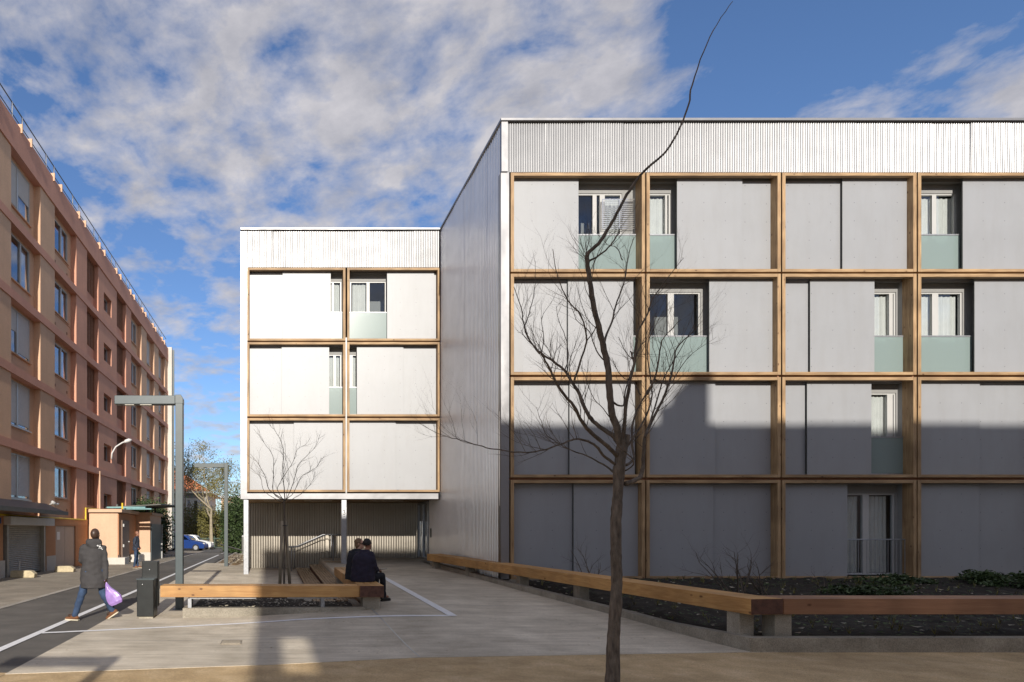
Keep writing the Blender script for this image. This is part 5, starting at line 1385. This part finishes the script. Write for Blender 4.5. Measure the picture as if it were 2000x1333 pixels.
# far wood closing the horizon
rng = random.Random(9); mb = MB(); vs = []; fs = []
for i in range(26000):
    x = rng.uniform(-160, 160); y = rng.uniform(118, 126); hh = 6.5+2.5*noise.noise(V((x*.07, 1, 3))); z = rng.uniform(0, hh)
    a = V((rng.gauss(0, 1), rng.gauss(0, 1), rng.gauss(0, 1))).normalized(); b_ = a.orthogonal().normalized(); s_ = rng.uniform(.35, .8); o_ = len(vs); q = V((x, y, z))
    vs += [q-a*s_, q+b_*s_*.6, q+a*s_, q-b_*s_*.6]; fs.append((o_, o_+1, o_+2, o_+3))
mb.add(vs, fs); tag(mb.build('far_wood', 'leafgrn', fixn=False), 'distant belt of dark trees closing the horizon', 'woodland', kind='stuff')

# ------------------------------------------------------------------ sky, sun, camera
ELEV = math.atan(.40); AZ = -.006
w = bpy.data.worlds.new('World'); scene.world = w; w.use_nodes = True; nt = w.node_tree
bgn = nt.nodes['Background']; bgn.inputs['Strength'].default_value = SKY_STRENGTH
sky = N(nt, 'ShaderNodeTexSky', sky_type='NISHITA'); sky.sun_disc = False; sky.sun_elevation = ELEV
# sun stands behind the camera: direction towards the sun is (-AZ, -1)
sky.sun_rotation = math.pi+math.atan(AZ)
sky.air_density = 1.0; sky.dust_density = .3; sky.ozone_density = 3.0; sky.altitude = 300
tc = N(nt, 'ShaderNodeTexCoord'); sep = N(nt, 'ShaderNodeSeparateXYZ'); nt.links.new(tc.outputs['Generated'], sep.inputs[0])
def mth(op, a, b=None, c=None):
    n = N(nt, 'ShaderNodeMath', operation=op)
    for i, v in enumerate((a, b, c)):
        if v is None: continue
        if isinstance(v, (int, float)): n.inputs[i].default_value = v
        else: nt.links.new(v, n.inputs[i])
    return n.outputs[0]
zc = mth('ADD', mth('MAXIMUM', sep.outputs['Z'], 0.0), .16)
cb = N(nt, 'ShaderNodeCombineXYZ'); nt.links.new(mth('DIVIDE', sep.outputs['X'], zc), cb.inputs[0]); nt.links.new(mth('DIVIDE', sep.outputs['Y'], zc), cb.inputs[1])
def cn(scale, detail, rough, off, dist=0, st=(1, 1, 1)):
    mp = N(nt, 'ShaderNodeMapping'); mp.inputs['Location'].default_value = off; mp.inputs['Scale'].default_value = st; mp.inputs['Rotation'].default_value = (0, 0, .5)
    nt.links.new(cb.outputs[0], mp.inputs['Vector']); return noi(nt, mp.outputs['Vector'], scale, detail, rough, dist)
n1 = cn(6.0, 9, .56, (3.1, 1.7, 0), .25, (1, 1, 1)); n2 = cn(17, 6, .6, (7.3, 2.2, 1), .1); n3 = cn(2.0, 3, .5, (1.2, 5.5, 2))
def dirv(px, py): return V(((px-CX)/F, 1, (CY-py)/F)).normalized()
dens = mth('ADD', mth('MULTIPLY', n1, .62), mth('ADD', mth('MULTIPLY', n2, .20), mth('MULTIPLY', n3, .18)))
for px, py, deg, amt in CLOUDS:
    dp = N(nt, 'ShaderNodeVectorMath', operation='DOT_PRODUCT'); nt.links.new(tc.outputs['Generated'], dp.inputs[0]); dp.inputs[1].default_value = dirv(px, py)
    mr = N(nt, 'ShaderNodeMapRange', interpolation_type='SMOOTHSTEP'); nt.links.new(dp.outputs['Value'], mr.inputs['Value'])
    mr.inputs['From Min'].default_value = math.cos(R(deg)); mr.inputs['From Max'].default_value = 1; mr.inputs['To Min'].default_value = 0; mr.inputs['To Max'].default_value = amt
    dens = mth('ADD', dens, mr.outputs['Result'])
mr = N(nt, 'ShaderNodeMapRange', interpolation_type='SMOOTHSTEP'); nt.links.new(mth('MULTIPLY', sep.outputs['Y'], -1), mr.inputs['Value'])
mr.inputs['From Min'].default_value = -.35; mr.inputs['From Max'].default_value = .3; mr.inputs['To Max'].default_value = .10
dens = mth('ADD', dens, mr.outputs['Result'])          # thicker unseen cloud added overhead and behind to make the skylight more neutral
cover = ramp(nt, dens, [(.465, (0,)*3), (.54, (.45,)*3), (.64, (.93,)*3)])
shade = ramp(nt, cn(7, 8, .62, (3.15, 1.9, .3)), [(.3, CLOUD_DARK), (.7, CLOUD_LIGHT)])
skyc = mix(nt, sky.outputs['Color'], SKY_TINT, 1.0, 'MULTIPLY')
low = N(nt, 'ShaderNodeMapRange'); nt.links.new(sep.outputs['Z'], low.inputs['Value']); low.inputs['From Min'].default_value = 0; low.inputs['From Max'].default_value = .10; low.inputs['To Min'].default_value = .35
fin = mix(nt, skyc, shade, mth('MULTIPLY', cover, low.outputs['Result']))
nt.links.new(fin, bgn.inputs['Color'])
sun = bpy.data.lights.new('sun', 'SUN'); sun.energy = SUN; sun.angle = R(.5); sun.color = (1, .93, .83)
so = bpy.data.objects.new('sun', sun); COL.objects.link(so)
dirsun = V((AZ, 1, -.40)).normalized(); so.rotation_euler = dirsun.to_track_quat('-Z', 'Y').to_euler(); so.location = (0, -10, 30)
cam = bpy.data.cameras.new('camera'); cam.sensor_width = 36; cam.lens = 36*F/2000; cam.shift_x = (1000-CX)/2000; cam.shift_y = (CY-666.5)/2000
cam.clip_end = 2000; cam.clip_start = .1
co = bpy.data.objects.new('camera', cam); COL.objects.link(co); co.location = (0, 0, EYE); co.rotation_euler = (R(90), 0, 0); scene.camera = co
scene.view_settings.view_transform = 'Standard'; scene.view_settings.look = 'None'; scene.view_settings.gamma = 1; scene.view_settings.exposure = EXPO
scene.render.engine = 'CYCLES'; scene.cycles.max_bounces = 8; scene.cycles.diffuse_bounces = 4; scene.cycles.glossy_bounces = 4; scene.cycles.transparent_max_bounces = 12
scene.cycles.use_denoising = True; scene.cycles.sample_clamp_indirect = 8; scene.cycles.caustics_reflective = False
